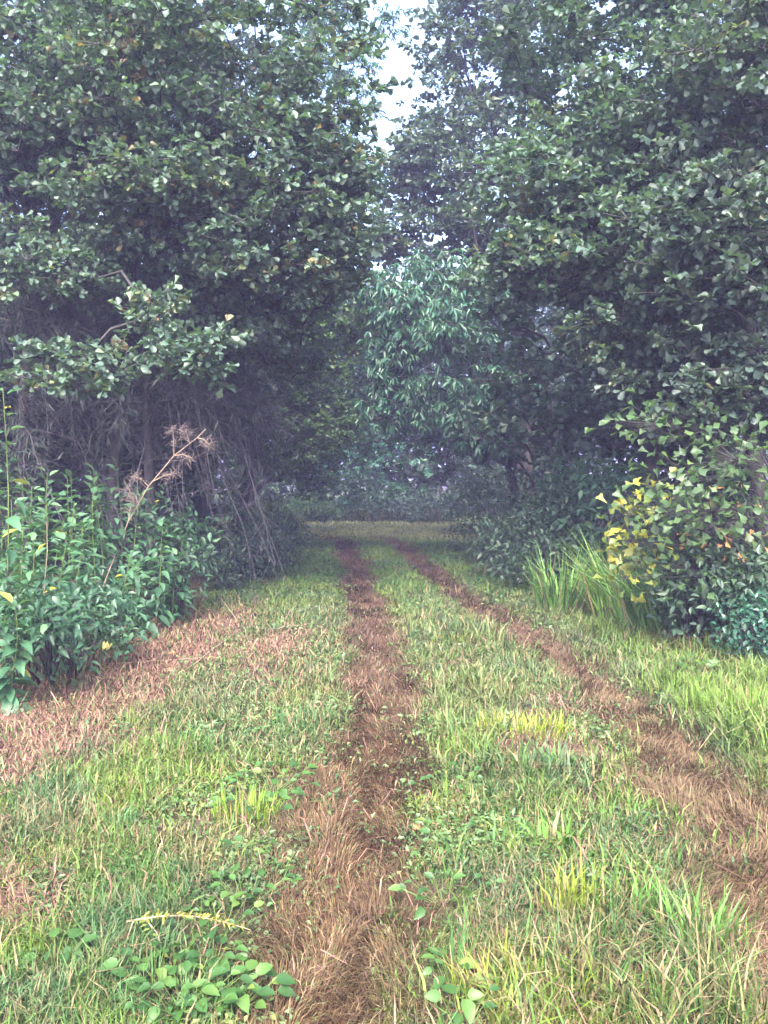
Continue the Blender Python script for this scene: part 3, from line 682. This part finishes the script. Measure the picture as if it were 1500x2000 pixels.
# ------------------------------------------------------------------ cedars with drooping dead branches
def cedar(label, base, h, seed, nlive, ndead, reach, side):
    rng = np.random.default_rng(seed)
    b = np.array((base[0], base[1], float(gz(np.array([base[0]]), np.array([base[1]]))[0]) - .05))
    t = thing('cedar_tree', label, 'tree', b, 'cedars on the left of the lane')
    s = np.linspace(0, 1, 8); tp = np.stack([np.sin(s * 4 + seed) * .08, np.cos(s * 5) * .06, s * h], 1)
    V, T = tube(tp, 0.10 * (1 - .85 * s), 8); obj('trunk', mesh_tris('trunk', V, T, smooth=True), M['bark'], t)
    fine_a, fine_b = [], []; pos, D = [], []
    for i in range(nlive + ndead):
        dead = i < ndead
        z0 = rng.uniform(1.8, 5.0) if dead else rng.uniform(2.2, h * .95)
        az = (side + rng.normal(0, .45)) if dead or rng.random() < .5 else rng.uniform(0, 6.28)
        L = rng.uniform(.45, 1.1) * (reach if dead else min(reach, (h - z0) * .5 + .7))
        dr = (min(rng.uniform(1.2, 2.2) * L, z0 - .3)) if dead else rng.uniform(0, .4) * L
        m = 8; u = np.linspace(0, 1, m)
        pt = np.stack([np.cos(az) * L * u, np.sin(az) * L * u, z0 + .22 * L * np.sin(u * 3.0) - dr * u ** 1.5], 1)
        pt[1:] += np.cumsum(rng.normal(0, .055, (m - 1, 3)), 0); pt[:, 2] = np.maximum(pt[:, 2], 0.12)
        V, T = tube(pt, (rng.uniform(.0045, .0095) if dead else .009) * (1 - .75 * u) + .002, 4)
        if dead: obj('dead_branch', mesh_tris('dead_branch', V, T, smooth=True), M['twig'], t)
        else: fine_a.append(None); fine_b.append((V, T))
        k = 34 if dead else 34
        f = rng.random(k) ** .7; idx = np.minimum((f * (m - 1)).astype(int), m - 2); fr = f * (m - 1) - idx
        A = pt[idx] * (1 - fr)[:, None] + pt[idx + 1] * fr[:, None]
        dv = norm(pt[idx + 1] - pt[idx]) * .7 + rng.normal(0, .9, (k, 3)) + np.array((0, 0, -.15))
        B = A + norm(dv) * rng.uniform(.08, .5, (k, 1)); B[:, 2] = np.maximum(B[:, 2], .1)
        fine_b.append(sticks(A, B, .0045, .002))
        C2 = B + norm(dv + rng.normal(0, .7, (k, 3))) * rng.uniform(.05, .22, (k, 1)); fine_b.append(sticks(B, C2, .003, .0015))
        if not dead:
            kk = 120; j = rng.integers(0, k, kk); g = rng.random((kk, 1))
            pos.append(A[j] * (1 - g) + B[j] * g); D.append(norm(B[j] - A[j]) + rng.normal(0, .5, (kk, 3)))
    V, T = merge(fine_b); o = obj('twigs', mesh_tris('twigs', V, T), M['twig'], t); o['kind'] = 'stuff'
    pos = np.concatenate(pos); D = np.concatenate(D); n = len(pos)
    o = obj('foliage', leaf_mesh('foliage', 'spray', pos, frames(D, np.array((0, 0, 1.)) + rng.normal(0, .5, (n, 3))), rng.uniform(.08, .22, n), np.clip(rng.normal(.5, .3, n), 0, 1)), M['cedar'], t); o['kind'] = 'stuff'
cedar('cedar whose grey dead branches sweep down to the lane behind the tall weeds', (-3.3, 12.4), 8.5, 3, 120, 26, 1.8, -.25)
cedar('cedar with tangled grey twigs farther left in the shade', (-5.3, 12.8), 8.0, 5, 110, 14, 1.9, -.4)
cedar('cedar with sparse dead twigs nearer the bend on the left', (-3.6, 16.5), 8.5, 8, 120, 18, 1.6, -.4)

# ------------------------------------------------------------------ shrubs
def shrub(name, label, base, mounds, kind, mat, size, n, parts=0, seed=1, tint0=0.0, droop=.2, group=None, stems=7, cat='shrub'):
    rng = np.random.default_rng(seed)
    b = np.array((base[0], base[1], float(gz(np.array([base[0]]), np.array([base[1]]))[0])))
    t = thing(name, label, cat, b, group)
    pos, nrm = [], []
    w = np.array([m[3] * m[4] + m[4] * m[5] for m in mounds]); w /= w.sum()
    tips = []
    for m, ww in zip(mounds, w):
        k = int(n * ww)
        nc = max(6, k // 28); v = norm(rng.normal(size=(nc, 3)) + np.array((0, -.25, .25))) * (.55 + .45 * rng.random((nc, 1)) ** .5)
        c = np.array(m[:3]) + v * np.array(m[3:6])
        c = c[c[:, 2] > .05]
        tips.append(c); j = rng.integers(0, len(c), k)
        pos.append(c[j] + rng.normal(0, 1, (k, 3)) * np.array((.17, .17, .09)) * (max(m[3:6]) / .8) ** .5); nrm.append(v[j % nc])
    pos = np.concatenate(pos) - b; nrm = np.concatenate(nrm); tips = np.concatenate(tips) - b
    ok = pos[:, 2] > .02; pos, nrm = pos[ok], nrm[ok]; k = len(pos)
    D = norm(nrm * .6 + rng.normal(size=(k, 3)) * .8 + np.array((0, 0, -droop)))
    U = np.array((0, 0, .9)) + nrm * .5 + rng.normal(size=(k, 3)) * .45
    c0 = np.array([m[:3] for m in mounds]).mean(0) - b
    tt = tips[rng.permutation(len(tips))[:stems * 6]]
    parts_ = []
    for q in tt:
        a = np.array((c0[0] * .5 + q[0] * .3 + rng.normal(0, .1), c0[1] * .5 + q[1] * .3, 0))
        u = np.linspace(0, 1, 5)[:, None]
        parts_.append(tube(a + (q - a) * u + np.array((0, 0, .12)) * np.sin(u * 3.14), .010 * (1 - .75 * u[:, 0]), 4))
    V, T = merge(parts_); o = obj('stems', mesh_tris('stems', V, T, smooth=True), M['bark'], t); o['kind'] = 'stuff'
    S = size * rng.uniform(.65, 1.25, k)
    fill_foliage(t, b, kind, mat, pos, frames(D, U), S, np.clip(.42 + tint0 + rng.normal(0, .2, k), 0, 1), parts)
    return t

def GM(px, py, top, hw, d=None, ry=None):
    """Mound standing on the ground at (px, py) with its top at row `top` and half width hw pixels."""
    x, dd = G(px, py); k = dd / FPX
    h = (py - top) * k
    return (x, dd, h * .5, hw * k, (ry or hw * k * .8), h * .52)
mA = GM(960, 1075, 915, 85); mB = GM(1010, 1105, 930, 110)
shrub('vine_covered_shrub', 'rounded dark vine-covered shrub at the right edge of the lane by the bend', (mA[0], mA[1]), [mA, mB], 'small', 'deep', .085, 5200, parts=0, seed=71, tint0=.15)
m1 = GM(1080, 1160, 960, 110); m2 = GM(1010, 1130, 1010, 70)
shrub('vine_covered_shrub', 'low dark green shrub behind the tall grass clumps on the right', (m1[0], m1[1]), [m1, m2], 'small', 'deep', .09, 4200, parts=100, seed=72, tint0=.2)
m1 = GM(1200, 1170, 930, 120); m2 = GM(1130, 1150, 900, 90)
shrub('leafy_shrub', 'leafy shrub with bright tips behind the yellowing oak sapling', (m1[0], m1[1]), [m1, m2], 'ovate', 'weed', .12, 2600, parts=150, seed=73, tint0=-.2)
m1 = GM(1420, 1270, 1060, 130); m2 = GM(1330, 1225, 1080, 100)
shrub('leafy_shrub', 'dark leafy undergrowth shrub at the right edge below the yellow leaves', (m1[0], m1[1]), [m1, m2], 'ovate', 'deep', .095, 3600, parts=150, seed=74, tint0=.15)
m1 = GM(1490, 1300, 1150, 60)
shrub('leafy_shrub', 'small bluish leafy bush cut off by the right edge of the photo', (m1[0], m1[1]), [m1], 'small', 'lance', .06, 1500, parts=80, seed=75, tint0=-.2)
m1 = GM(540, 1110, 1000, 60); m2 = GM(480, 1130, 1020, 80); m3 = GM(430, 1155, 1050, 50)
shrub('dusty_shrub', 'low grey-green bush at the left edge of the lane below the dead branches', (m2[0], m2[1]), [m1, m2, m3], 'small', 'deep', .07, 6000, seed=76, tint0=.05)
m1 = GM(530, 1055, 985, 45)
shrub('pale_shrub', 'pale sunlit bush at the left where the lane bends', (m1[0], m1[1]), [m1], 'small', 'pale', .10, 1500, seed=77, tint0=.1)
m1 = GM(350, 1195, 1020, 70); m2 = GM(290, 1215, 960, 80)
shrub('leafy_shrub', 'low leafy bush between the tall weeds and the grey-green bush on the left', (m1[0], m1[1]), [m1, m2], 'ovate', 'weed', .10, 1200, parts=150, seed=78, tint0=-.15)
shrub('leafy_shrub', 'dark leafy shrub behind the tall weeds at the left edge', (-4.9, 9.0), [(-4.9, 9, .9, 1.3, .8, 1.0), (-6.6, 8.6, 1.1, 1.3, 1.0, 1.2)], 'ovate', 'deep', .12, 2600, seed=70, tint0=.1)
m1 = GM(60, 1370, 1140, 110, ry=.3); m2 = GM(150, 1310, 1130, 120)
shrub('bramble', 'tangled bramble with dull leaves at the foot of the tall weeds on the left', (m2[0], m2[1]), [m1, m2], 'ovate', 'weed', .085, 1500, parts=200, seed=79, tint0=-.25)
for i, (px, w, tp, lab, mt) in enumerate([(600, 60, 985, 'low green bush at the far left end of the lane bend', 'pale'), (690, 90, 925, 'tall dark bush under the blue-green far tree', 'deep'), (780, 60, 985, 'low bush in the middle of the far bank', 'deep'), (850, 60, 975, 'low dusky bush at the right of the far bank', 'deep')]):
    x = (px - 750) / FPX * 31; k = 31 / FPX
    shrub('bank_bush', lab, (x, 31), [(x, 31, .5, w * k, .8, (1025 - tp) * k * .7)], 'small', mt, .15, 900, seed=90 + i, group='bushes on the bank beyond the bend', stems=3)

# ------------------------------------------------------------------ yellowing oak sapling
def sapling():
    rng = np.random.default_rng(5)
    base = np.array((3.75, 8.3, float(gz(np.array([3.75]), np.array([8.3]))[0]) - .03))
    t = thing('oak_sapling', 'oak sapling on the right with yellow and orange leaves on its low boughs', 'tree', base)
    top = np.array((-.15, 0, 3.2)); s = np.linspace(0, 1, 7)
    tp = s[:, None] * top + np.stack([np.sin(s * 5) * .06, np.cos(s * 4) * .05, 0 * s], 1)
    V, T = tube(tp, .035 * (1 - .75 * s), 7); obj('trunk', mesh_tris('trunk', V, T, smooth=True), M['bark'], t)
    groups = [((1250, 985), 'yellow', 9), ((1215, 1005), 'yellow', 5), ((1230, 1055), 'yellow', 10), ((1290, 1000), 'oak', 14), ((1260, 1100), 'yellow', 9), ((1225, 1130), 'yellow', 6), ((1320, 1050), 'oak', 22), ((1390, 1000), 'oak', 26),
              ((1380, 1035), 'dead', 6), ((1430, 1055), 'dead', 5), ((1440, 960), 'dead', 5), ((1440, 900), 'oak', 26), ((1350, 930), 'oak', 22), ((1300, 830), 'oak', 22), ((1390, 840), 'oak', 20), ((1350, 1110), 'oak', 18), ((1430, 1130), 'oak', 20), ((1270, 950), 'yellow', 6), ((1460, 1020), 'oak', 18)]
    by = {}
    for (px, py), mt, k in [(g, m, int(n * (3.6 if m != 'dead' else 2))) for g, m, n in groups]:
        d = rng.uniform(7.7, 8.4); c = P(px, py, d) - base
        za = np.clip(c[2] - .2 + .25 * c[0], .3, 3.0); a = np.array((top[0] * za / 3.2, 0, za))
        m = 6; u = np.linspace(0, 1, m)[:, None]
        pt = a + (c - a) * u + np.array((0, 0, .16)) * np.sin(u * 3.14) + rng.normal(0, .015, (m, 3)) * (u > 0)
        V, T = tube(pt, .011 * (1 - .75 * u[:, 0]), 5); obj('bough', mesh_tris('bough', V, T, smooth=True), M['bark'], t)
        spread = .125 if mt != 'oak' else .24
        pos = c + rng.normal(0, 1, (k, 3)) * np.array((spread, spread * .7, spread * .5))
        V, T = sticks(np.repeat(c[None], k, 0), pos, .0025, .0012); o = obj('twigs', mesh_tris('twigs', V, T), M['bark'], t); o['kind'] = 'stuff'
        D = norm(pos - c + rng.normal(0, .12, (k, 3)) + np.array((-.05, -.05, -.03)))
        U = np.array((0, -.35, .8)) + rng.normal(0, .55, (k, 3))
        leaf_objects(t, 'oak', 'pale' if mt == 'oak' else mt, pos, frames(D, U), (.10 if mt != 'dead' else .085) * rng.uniform(.75, 1.2, k), np.clip(rng.normal(.45 if mt != 'oak' else .3, .24, k), 0, .95))
sapling()

# ------------------------------------------------------------------ tall weeds on the left
def weed(label, px, py, top, seed, nl=24, size=.15, lean=(0, 0), group='tall leafy weeds on the left', mat='weed'):
    rng = np.random.default_rng(seed)
    x, d = G(px, py); k = d / FPX; h = (py - top) * k
    b = np.array((x, d, float(gz(np.array([x]), np.array([d]))[0])))
    t = thing('leafy_weed', label, 'weed', b, group)
    u = np.linspace(0, 1, 7)
    sp = np.stack([lean[0] * u ** 1.6 + np.sin(u * 4 + seed) * .03, lean[1] * u ** 1.6 + np.cos(u * 3 + seed) * .03 * u, u * h], 1)
    V, T = tube(sp, .009 * (1 - .65 * u), 5); obj('stem', mesh_tris('stem', V, T, smooth=True), M['greenstem'], t)
    f = np.clip(.12 + .88 * (np.arange(nl) + rng.random(nl) * .6) / nl, 0, 1)
    pos = np.stack([np.interp(f, u, sp[:, j]) for j in range(3)], 1)
    az = np.arange(nl) * 2.4 + rng.normal(0, .4, nl)
    up = .8 * (f - .75) + .9 * sst(.86, 1.0, f)
    D = np.stack([np.cos(az), np.sin(az), up + rng.normal(0, .2, nl)], 1)
    U = np.array((0, 0, 1.)) + rng.normal(0, .3, (nl, 3))
    S = size * (1.1 - .45 * f) * rng.uniform(.5, 1.25, nl)
    off = norm(D) * .03
    leaf_objects(t, 'ovate', mat, pos + off, frames(D, U), S, np.where(rng.random(nl) < .025, .99, np.clip(.15 + .5 * f + rng.normal(0, .16, nl), 0, .85)))
WEEDS = [
 (235, 1215, 905, 'tallest bright-tipped weed at the right end of the weed bed before the cedars'),
 (200, 1225, 925, 'upright weed second from the right end of the tall weed bed'),
 (150, 1240, 940, 'tall weed in the middle of the weed bed with pale upper leaves'),
 (265, 1225, 965, 'shorter weed at the right end of the weed bed beside the dead arching stem'),
 (90, 1260, 930, 'tall weed left of the middle of the weed bed'),
 (40, 1275, 960, 'leafy weed near the left edge, below the large overhanging one'),
 (8, 1365, 765, 'tallest weed of all, cut off by the left edge'),
 (300, 1235, 1030, 'low weed where the weed bed slopes down to the straw verge'),
 (180, 1265, 1020, 'broad-leaved weed in the front of the weed bed behind the dead stem'),
 (120, 1290, 1060, 'weed in the front of the weed bed with drooping dark leaves'),
 (60, 1320, 1080, 'front weed near the left edge with large dark leaves'),
 (225, 1275, 1090, 'small weed in front of the dead arching stem foot'),
 (20, 1390, 1180, 'small weed at the left edge just above the straw verge'),
 (150, 1330, 1280, 'little bright seedling weed standing alone at the edge of the straw'),
 (330, 1225, 1090, 'low weed at the foot of the grey-green bush'),
 (275, 1250, 1110, 'low weed at the brink of the straw verge')]
for i, (px, py, tp, lab) in enumerate(WEEDS):
    small = py - tp < 80
    weed(lab, px, py, tp, 100 + i, nl=(12 if small else 44), size=(.13 if small else .20), lean=(random.uniform(-.1, .14), random.uniform(-.15, .1)))
for i in range(22):
    px = random.uniform(-60, 290); py = random.uniform(1190, 1245) if px > 150 else random.uniform(1215, 1290)
    weed('leafy green weed crowded inside the tall weed bed on the left', px, py, py - random.uniform(210, 300), 200 + i, nl=34, size=.19, lean=(random.uniform(-.1, .1), random.uniform(-.1, .1)), group='weeds inside the left weed bed')

def dead_stem():
    rng = np.random.default_rng(9)
    x, d = G(165, 1290); b = np.array((x, d, 0.03))
    t = thing('dead_weed_stem', 'arching dry pinkish weed stem with a feathery seed head leaning right over the weeds', 'dead weed', b)
    pts = [P(165, 1290, d) * 1, P(185, 1190, d), P(215, 1110, d - .1), P(250, 1020, d - .15), P(290, 950, d - .2), P(340, 890, d - .2), P(385, 855, d - .2), P(402, 838, d - .2)]
    pts = np.array(pts) - b; pts[0, 2] = -.02
    V, T = tube(pts, np.linspace(.008, .003, len(pts)), 5); obj('stem', mesh_tris('stem', V, T, smooth=True), M['stalk'], t)
    A, B = [], []
    for (px, py), (qx, qy) in [((340, 890), (338, 840)), ((340, 890), (375, 895)), ((300, 940), (345, 925)), ((290, 950), (262, 930)), ((385, 855), (410, 870)), ((370, 865), (360, 838)), ((250, 1020), (262, 968)), ((262, 985), (248, 950))]:
        a = P(px, py, d - .2) - b; c = P(qx, qy, d - .25) - b
        V, T = tube(np.array([a, (a + c) / 2 + (0, 0, .02), c]), [.005, .004, .002], 4); s = obj('side_branch', mesh_tris('side_branch', V, T, smooth=True), M['stalk'], t)
        n = 60; u = rng.random(n)[:, None]; p = a + (c - a) * (.35 + .75 * u) + rng.normal(0, .018, (n, 3)); A.append(p); B.append(p + rng.normal(0, .035, (n, 3)))
    V, T = sticks(np.concatenate(A), np.concatenate(B), .0018, .0012); o = obj('seed_head', mesh_tris('seed_head', V, T), M['seed'], t); o['kind'] = 'stuff'
dead_stem()

# thin dry stalks in the left bed and lying on the straw
def stalk(label, p, q, r=.006, sag=.03, name='dry_stalk'):
    a = np.array(p, float); c = np.array(q, float)
    t = np.linspace(0, 1, 6)[:, None]; pt = a + (c - a) * t + np.array((0, 0, sag)) * np.sin(t * 3.14) + RNG.normal(0, .006, (6, 3))
    pt -= a
    V, T = tube(pt, r * (1 - .55 * t[:, 0]), 5)
    o = obj(name, mesh_tris(name, V, T, smooth=True), M['stalk']); o.location = a.tolist()
    o['label'] = label; o['category'] = 'dry stalk'; o['kind'] = 'thing'; o['group'] = 'dry stalks by the left weed bed'
def gp(px, py, z=.02):
    x, d = G(px, py); return (x, d, float(gz(np.array([x]), np.array([d]))[0]) + z)
stalk('upright thin dry stalk among the weeds left of the arching stem', gp(80, 1330), P(92, 1020, 6.9))
stalk('pale dry stalk slanting left through the front of the weed bed', gp(115, 1320), P(45, 1180, 6.6))
stalk('long pale stalk lying from the weed bed onto the straw verge', gp(275, 1295, .04), gp(150, 1240, .45))
stalk('dry stalk lying flat along the upper edge of the straw verge', gp(170, 1310, .03), gp(430, 1290, .03), sag=.01)
stalk('dry stalk lying slantwise across the straw near the bush', gp(350, 1325, .03), gp(480, 1235, .04), sag=.02)
stalk('pale stalk lying level in the dry patch beside the left track', gp(540, 1240, .04), gp(605, 1230, .04), sag=.01)
stalk('short dark stick poking up from the straw verge', gp(230, 1440, .0), gp(275, 1395, .06), sag=.0)
stalk('dry stalk with its tip raised at the top of the straw verge', gp(470, 1235, .02), gp(420, 1180, .16))

# dark seed spike by the bend
def spike(label, px, py, tp):
    rng = np.random.default_rng(px)
    x, d = G(px, py); k = d / FPX; h = (py - tp) * k; z0 = float(gz(np.array([x]), np.array([d]))[0])
    t = thing('seed_spike', label, 'weed', (x, d, z0), 'dark seed spikes at the bend')
    V, T = tube(np.array([(0, 0, 0), (.01, 0, h * .5), (0, 0, h)]), [.015, .012, .004], 5); obj('stem', mesh_tris('stem', V, T), M['bark'], t)
    n = 260; z = h * rng.uniform(.4, 1, n); a = rng.uniform(0, 6.28, n); A = np.stack([0 * a, 0 * a, z], 1); B = A + np.stack([np.cos(a) * .045, np.sin(a) * .045, .04 + 0 * a], 1)
    V, T = sticks(A, B, .012, .008); o = obj('seed_head', mesh_tris('seed_head', V, T), M['bark'], t); o['kind'] = 'stuff'
spike('taller dark seed spike standing at the left edge of the bend', 568, 1068, 1005)
spike('shorter dark seed spike just right of the taller one at the bend', 577, 1066, 1022)

# ------------------------------------------------------------------ grass tufts that stand out
def tuft(label, px, py, n, h, rad, col, seed, w=.008, lean=.5, dirn=None, group='grass tufts in the lane', dry=.15, name='grass_tuft'):
    rng = np.random.default_rng(seed)
    x0, d0 = G(px, py); r = rad * np.sqrt(rng.random(n)); a = rng.uniform(0, 6.28, n)
    x = np.cos(a) * r; y = np.sin(a) * r * .7
    z0 = float(gz(np.array([x0]), np.array([d0]))[0]); z = gz(x + x0, y + d0) - z0 - .005
    az = a + rng.normal(0, .8, n) if dirn is None else rng.normal(dirn, .5, n)
    c = np.array(col)[None] * rng.uniform(.65, 1.35, (n, 1)); c = mixc(c, STRAW, (rng.random(n) < dry).astype(float) * .8)
    V, T, C = blades(x, y, z, h * rng.uniform(.5, 1.1, n), w * rng.uniform(.6, 1.2, n), az, np.abs(rng.normal(lean, .28, n)), c)
    o = obj(name, mesh_tris(name, V, T, {'col': C}), M['grass']); o.location = (x0, d0, z0)
    o['label'] = label; o['category'] = 'grass tuft'; o['kind'] = 'thing'; o['group'] = group
LY = (.17, .22, .03); LG = (.075, .17, .03); BG = (.06, .14, .045)
tuft('wide yellow-green grass tuft above the bare patch in the middle strip', 1020, 1440, 260, .17, .30, LY, 1, w=.009)
tuft('bright yellow-green tuft in the right middle of the foreground', 1110, 1790, 110, .20, .13, LY, 2, w=.009, lean=.35)
tuft('dense dark green tuft near the right of the foreground', 1370, 1860, 130, .22, .16, LG, 3, w=.009, lean=.55)
tuft('broad-bladed green tuft arching just above the yellow-green foreground one', 1080, 1660, 40, .17, .10, LG, 4, w=.017, lean=.8)
tuft('tuft of mixed green and straw blades at the bottom right of the middle strip', 1010, 1960, 150, .17, .22, LY, 5, w=.007, dry=.45)
tuft('few tall upright blades beside the left track near the bottom', 890, 1900, 10, .24, .03, BG, 6, w=.012, lean=.15)
tuft('single pair of light green upright blades in the bottom middle', 975, 1885, 5, .20, .02, LY, 7, w=.013, lean=.3)
tuft('dark olive tuft in the upper part of the middle strip', 890, 1262, 150, .16, .22, (.09, .13, .025), 8, w=.012)
tuft('upright pair of bluish blades left of centre in the middle strip', 945, 1600, 14, .17, .05, BG, 9, w=.009, lean=.25)
tuft('fresh green tuft in the left lawn beside the dry patch', 590, 1420, 120, .16, .20, BG, 10, w=.008)
tuft('bright green tuft in the left lawn, just below the straw verge', 345, 1470, 90, .15, .2, LG, 11, w=.009)
tuft('bright yellow-green tuft left of the left track beside the clover', 480, 1600, 110, .17, .16, (.15, .25, .03), 12, w=.008, lean=.35)
tuft('thin tall tuft in the left foreground lawn', 235, 1640, 30, .17, .06, BG, 13, w=.006, lean=.25)
tuft('green tuft at the lower right beside the dark green one', 1230, 1800, 90, .19, .14, LG, 14, w=.009, lean=.6)
tuft('tuft growing by the small dry patch left of the right track', 1090, 1500, 50, .15, .10, LG, 15, w=.010, lean=.6)
tuft('dense green tuft at the bottom right corner', 1420, 1985, 200, .13, .3, LG, 16, w=.006)
tuft('wispy tuft at the bottom edge just right of the left track', 1180, 1975, 80, .19, .2, (.12, .17, .03), 17, w=.006, dry=.3)
tuft('dark green tuft in the lower left corner', 330, 1980, 170, .14, .22, BG, 18, w=.006)
tuft('bright tuft standing by the right track in the middle distance', 1190, 1620, 70, .15, .16, LG, 19, w=.008)
tuft('bright fresh grass clump at the right edge of the photo beyond the track', 1450, 1400, 380, .24, .42, (.11, .20, .03), 20, w=.009, lean=.3, group='grass clumps on the right verge')
tuft('bright fresh grass clump on the right verge, left of the one at the photo edge', 1340, 1350, 260, .18, .38, (.11, .19, .03), 21, w=.009, lean=.35, group='grass clumps on the right verge')
tuft('tall upright grass clump on the right verge nearest the bend', 1090, 1195, 200, .85, .28, (.10, .21, .045), 22, w=.018, lean=.6, group='tall grasses on the right verge', name='tall_grass')
tuft('tall grass clump bending left over the lane edge', 1190, 1215, 110, 1.15, .16, (.12, .22, .04), 23, w=.02, lean=.6, dirn=2.9, group='tall grasses on the right verge', name='tall_grass')
tuft('tall dense grass clump under the yellow leaves', 1275, 1240, 240, .95, .32, (.09, .19, .04), 24, w=.02, lean=.45, dirn=2.6, group='tall grasses on the right verge', name='tall_grass')
tuft('tall grass clump half hidden behind the one bending left', 1230, 1205, 140, .9, .25, (.08, .17, .04), 25, w=.02, lean=.5, group='tall grasses on the right verge', name='tall_grass')
for i, (px, dd, hh, lab) in enumerate([(548, 29, .55, 'pale'), (600, 31.5, .8, 'bluish'), (668, 32, .45, 'low'), (735, 31, .7, 'ragged'), (800, 32.5, .35, 'short'), (850, 31, .6, 'dull')]):
    tuft(lab + ' long grass on the far bank beyond the bend, ' + ['leftmost', 'second from the left', 'third from the left', 'third from the right', 'second from the right', 'rightmost'][i], px, HOR + FPX * EYE / dd, 240, hh, .75, [(.085, .14, .05), (.05, .11, .06), (.07, .13, .04), (.09, .13, .05), (.06, .11, .05), (.07, .10, .05)][i], 40 + i, w=.028, lean=.5, group='grass on the far bank', name='tall_grass')

# ------------------------------------------------------------------ broad-leaved plants in the lawn
def broadleaf(label, px, py, nl, size, rad, seed, group, mat='dock', h=.075, name='broadleaf_weed'):
    rng = np.random.default_rng(seed)
    x0, d0 = G(px, py); z0 = float(gz(np.array([x0]), np.array([d0]))[0])
    t = thing(name, label, 'weed', (x0, d0, z0), group)
    a = np.arange(nl) * 2.4 + rng.normal(0, .3, nl); r = rad * np.sqrt((np.arange(nl) + .5) / nl)
    pos = np.stack([np.cos(a) * r, np.sin(a) * r * .8, h * rng.uniform(.5, 1.3, nl)], 1)
    V, T = sticks(np.zeros((nl, 3)) + pos * np.array((.3, .3, 0)), pos, .0025, .0015)
    o = obj('stalks', mesh_tris('stalks', V, T), M['greenstem'], t); o['kind'] = 'stuff'
    D = np.stack([np.cos(a), np.sin(a), rng.normal(.15, .25, nl)], 1)
    U = np.array((0, -.25, 1.)) + rng.normal(0, .3, (nl, 3))
    leaf_objects(t, 'broad', mat, pos, frames(D, U), size * rng.uniform(.55, 1.3, nl), np.clip(rng.normal(.42, .26, nl), 0, .99))
for a_, k_ in BROAD: broadleaf(*a_, **k_)

def sprig():
    rng = np.random.default_rng(3)
    d = 3.05; a = P(248, 1832, d); b_ = P(490, 1842, d)
    base = np.array((a[0], a[1], float(gz(np.array([a[0]]), np.array([a[1]]))[0]) + .06))
    t = thing('fallen_sprig', 'fallen yellow leafy sprig lying level on the grass in the lower left', 'sprig', base)
    u = np.linspace(0, 1, 8)[:, None]
    pt = np.array((0, 0, .02)) + (b_ - a) * np.array((1, 1, 0)) * u + np.array((0, 0, .035)) * np.sin(u * 3.14) + np.array((0, 0, -.03)) * u
    V, T = tube(pt, .0045 * (1 - .7 * u[:, 0]), 5); obj('stem', mesh_tris('stem', V, T, smooth=True), M['stalk'], t)
    s2 = np.array([pt[1], pt[1] + (.06, -.06, -.02), pt[1] + (.11, -.16, -.045)]); V, T = tube(s2, [.004, .003, .002], 4); obj('side_stem', mesh_tris('side_stem', V, T, smooth=True), M['stalk'], t)
    n = 74; f = rng.uniform(.03, .95, n); p = np.stack([np.interp(f, u[:, 0], pt[:, j]) for j in range(3)], 1)
    s = np.where(np.arange(n) % 2, 1, -1); D = np.stack([.7 + 0 * f, s * .75, rng.normal(.3, .3, n)], 1)
    leaf_objects(t, 'lance', 'yellow', p, frames(D + rng.normal(0, .35, (n, 3)), np.array((0, -.3, 1.)) + rng.normal(0, .5, (n, 3))), .034 * (1.1 - .6 * f) * rng.uniform(.7, 1.2, n), np.clip(.3 + .5 * f + rng.normal(0, .12, n), 0, .97))
    n = 16; f = rng.uniform(0, 1, n); p = s2[0] + (s2[2] - s2[0]) * f[:, None]
    leaf_objects(t, 'lance', 'yellow', p, frames(np.stack([np.where(np.arange(n) % 2, 1, -1) * .7, -.7 + 0 * f, .2 + 0 * f], 1), np.tile((0, -.3, 1.), (n, 1)) + rng.normal(0, .3, (n, 3))), np.full(n, .03), np.full(n, .2))
sprig()

# ------------------------------------------------------------------ faint bluish evening haze
def haze():
    m, nt, N, L = new_mat('haze')
    v = N.new('ShaderNodeVolumePrincipled'); v.inputs['Color'].default_value = (0.54, 0.52, 1.0, 1); v.inputs['Density'].default_value = 0.0030
    v.inputs['Anisotropy'].default_value = 0.0
    o = N.new('ShaderNodeOutputMaterial'); L.new(v.outputs[0], o.inputs['Volume'])
    x, y0, y1, z0, z1 = 450, -100, 950, -1.5, 24
    V = np.array([(a, b, c) for c in (z0, z1) for b in (y0, y1) for a in (-x, x)], float)
    T = np.array([(0, 2, 1), (1, 2, 3), (4, 5, 6), (5, 7, 6), (0, 1, 4), (1, 5, 4), (2, 6, 3), (3, 6, 7), (0, 4, 2), (2, 4, 6), (1, 3, 5), (3, 7, 5)])
    ob = obj('haze', mesh_tris('haze', V, T), m); ob['kind'] = 'stuff'
    ob['label'] = 'faint bluish evening haze under the trees'; ob['category'] = 'haze'
haze()


# fallen leaves lying in the lane
for i, (px, py, lab) in enumerate([(800, 1617, 'curled tan dead leaf lying on the right edge of the left track'), (690, 1120, 'small pale leaf lying on the far part of the left track'), (1010, 1945, 'curled dead leaf lying on the grass at the bottom of the middle strip'), (330, 1285, 'pale dead leaf lying on the straw verge below the weeds'), (430, 1210, 'tan dead leaf lying at the top of the straw verge')]):
    x, d = G(px, py)
    o = bpy.data.objects.new('fallen_leaf', leaf_data('broad', 'dead')[i % 3][3]); COL.objects.link(o)
    o.location = (x, d, float(gz(np.array([x]), np.array([d]))[0]) + .03); o.scale = (.085,) * 3; o.rotation_euler = (.3, .2 - .3 * (i % 2), i * 1.9)
    o['label'] = lab; o['category'] = 'leaf'; o['kind'] = 'thing'; o['group'] = 'dead leaves on the ground'
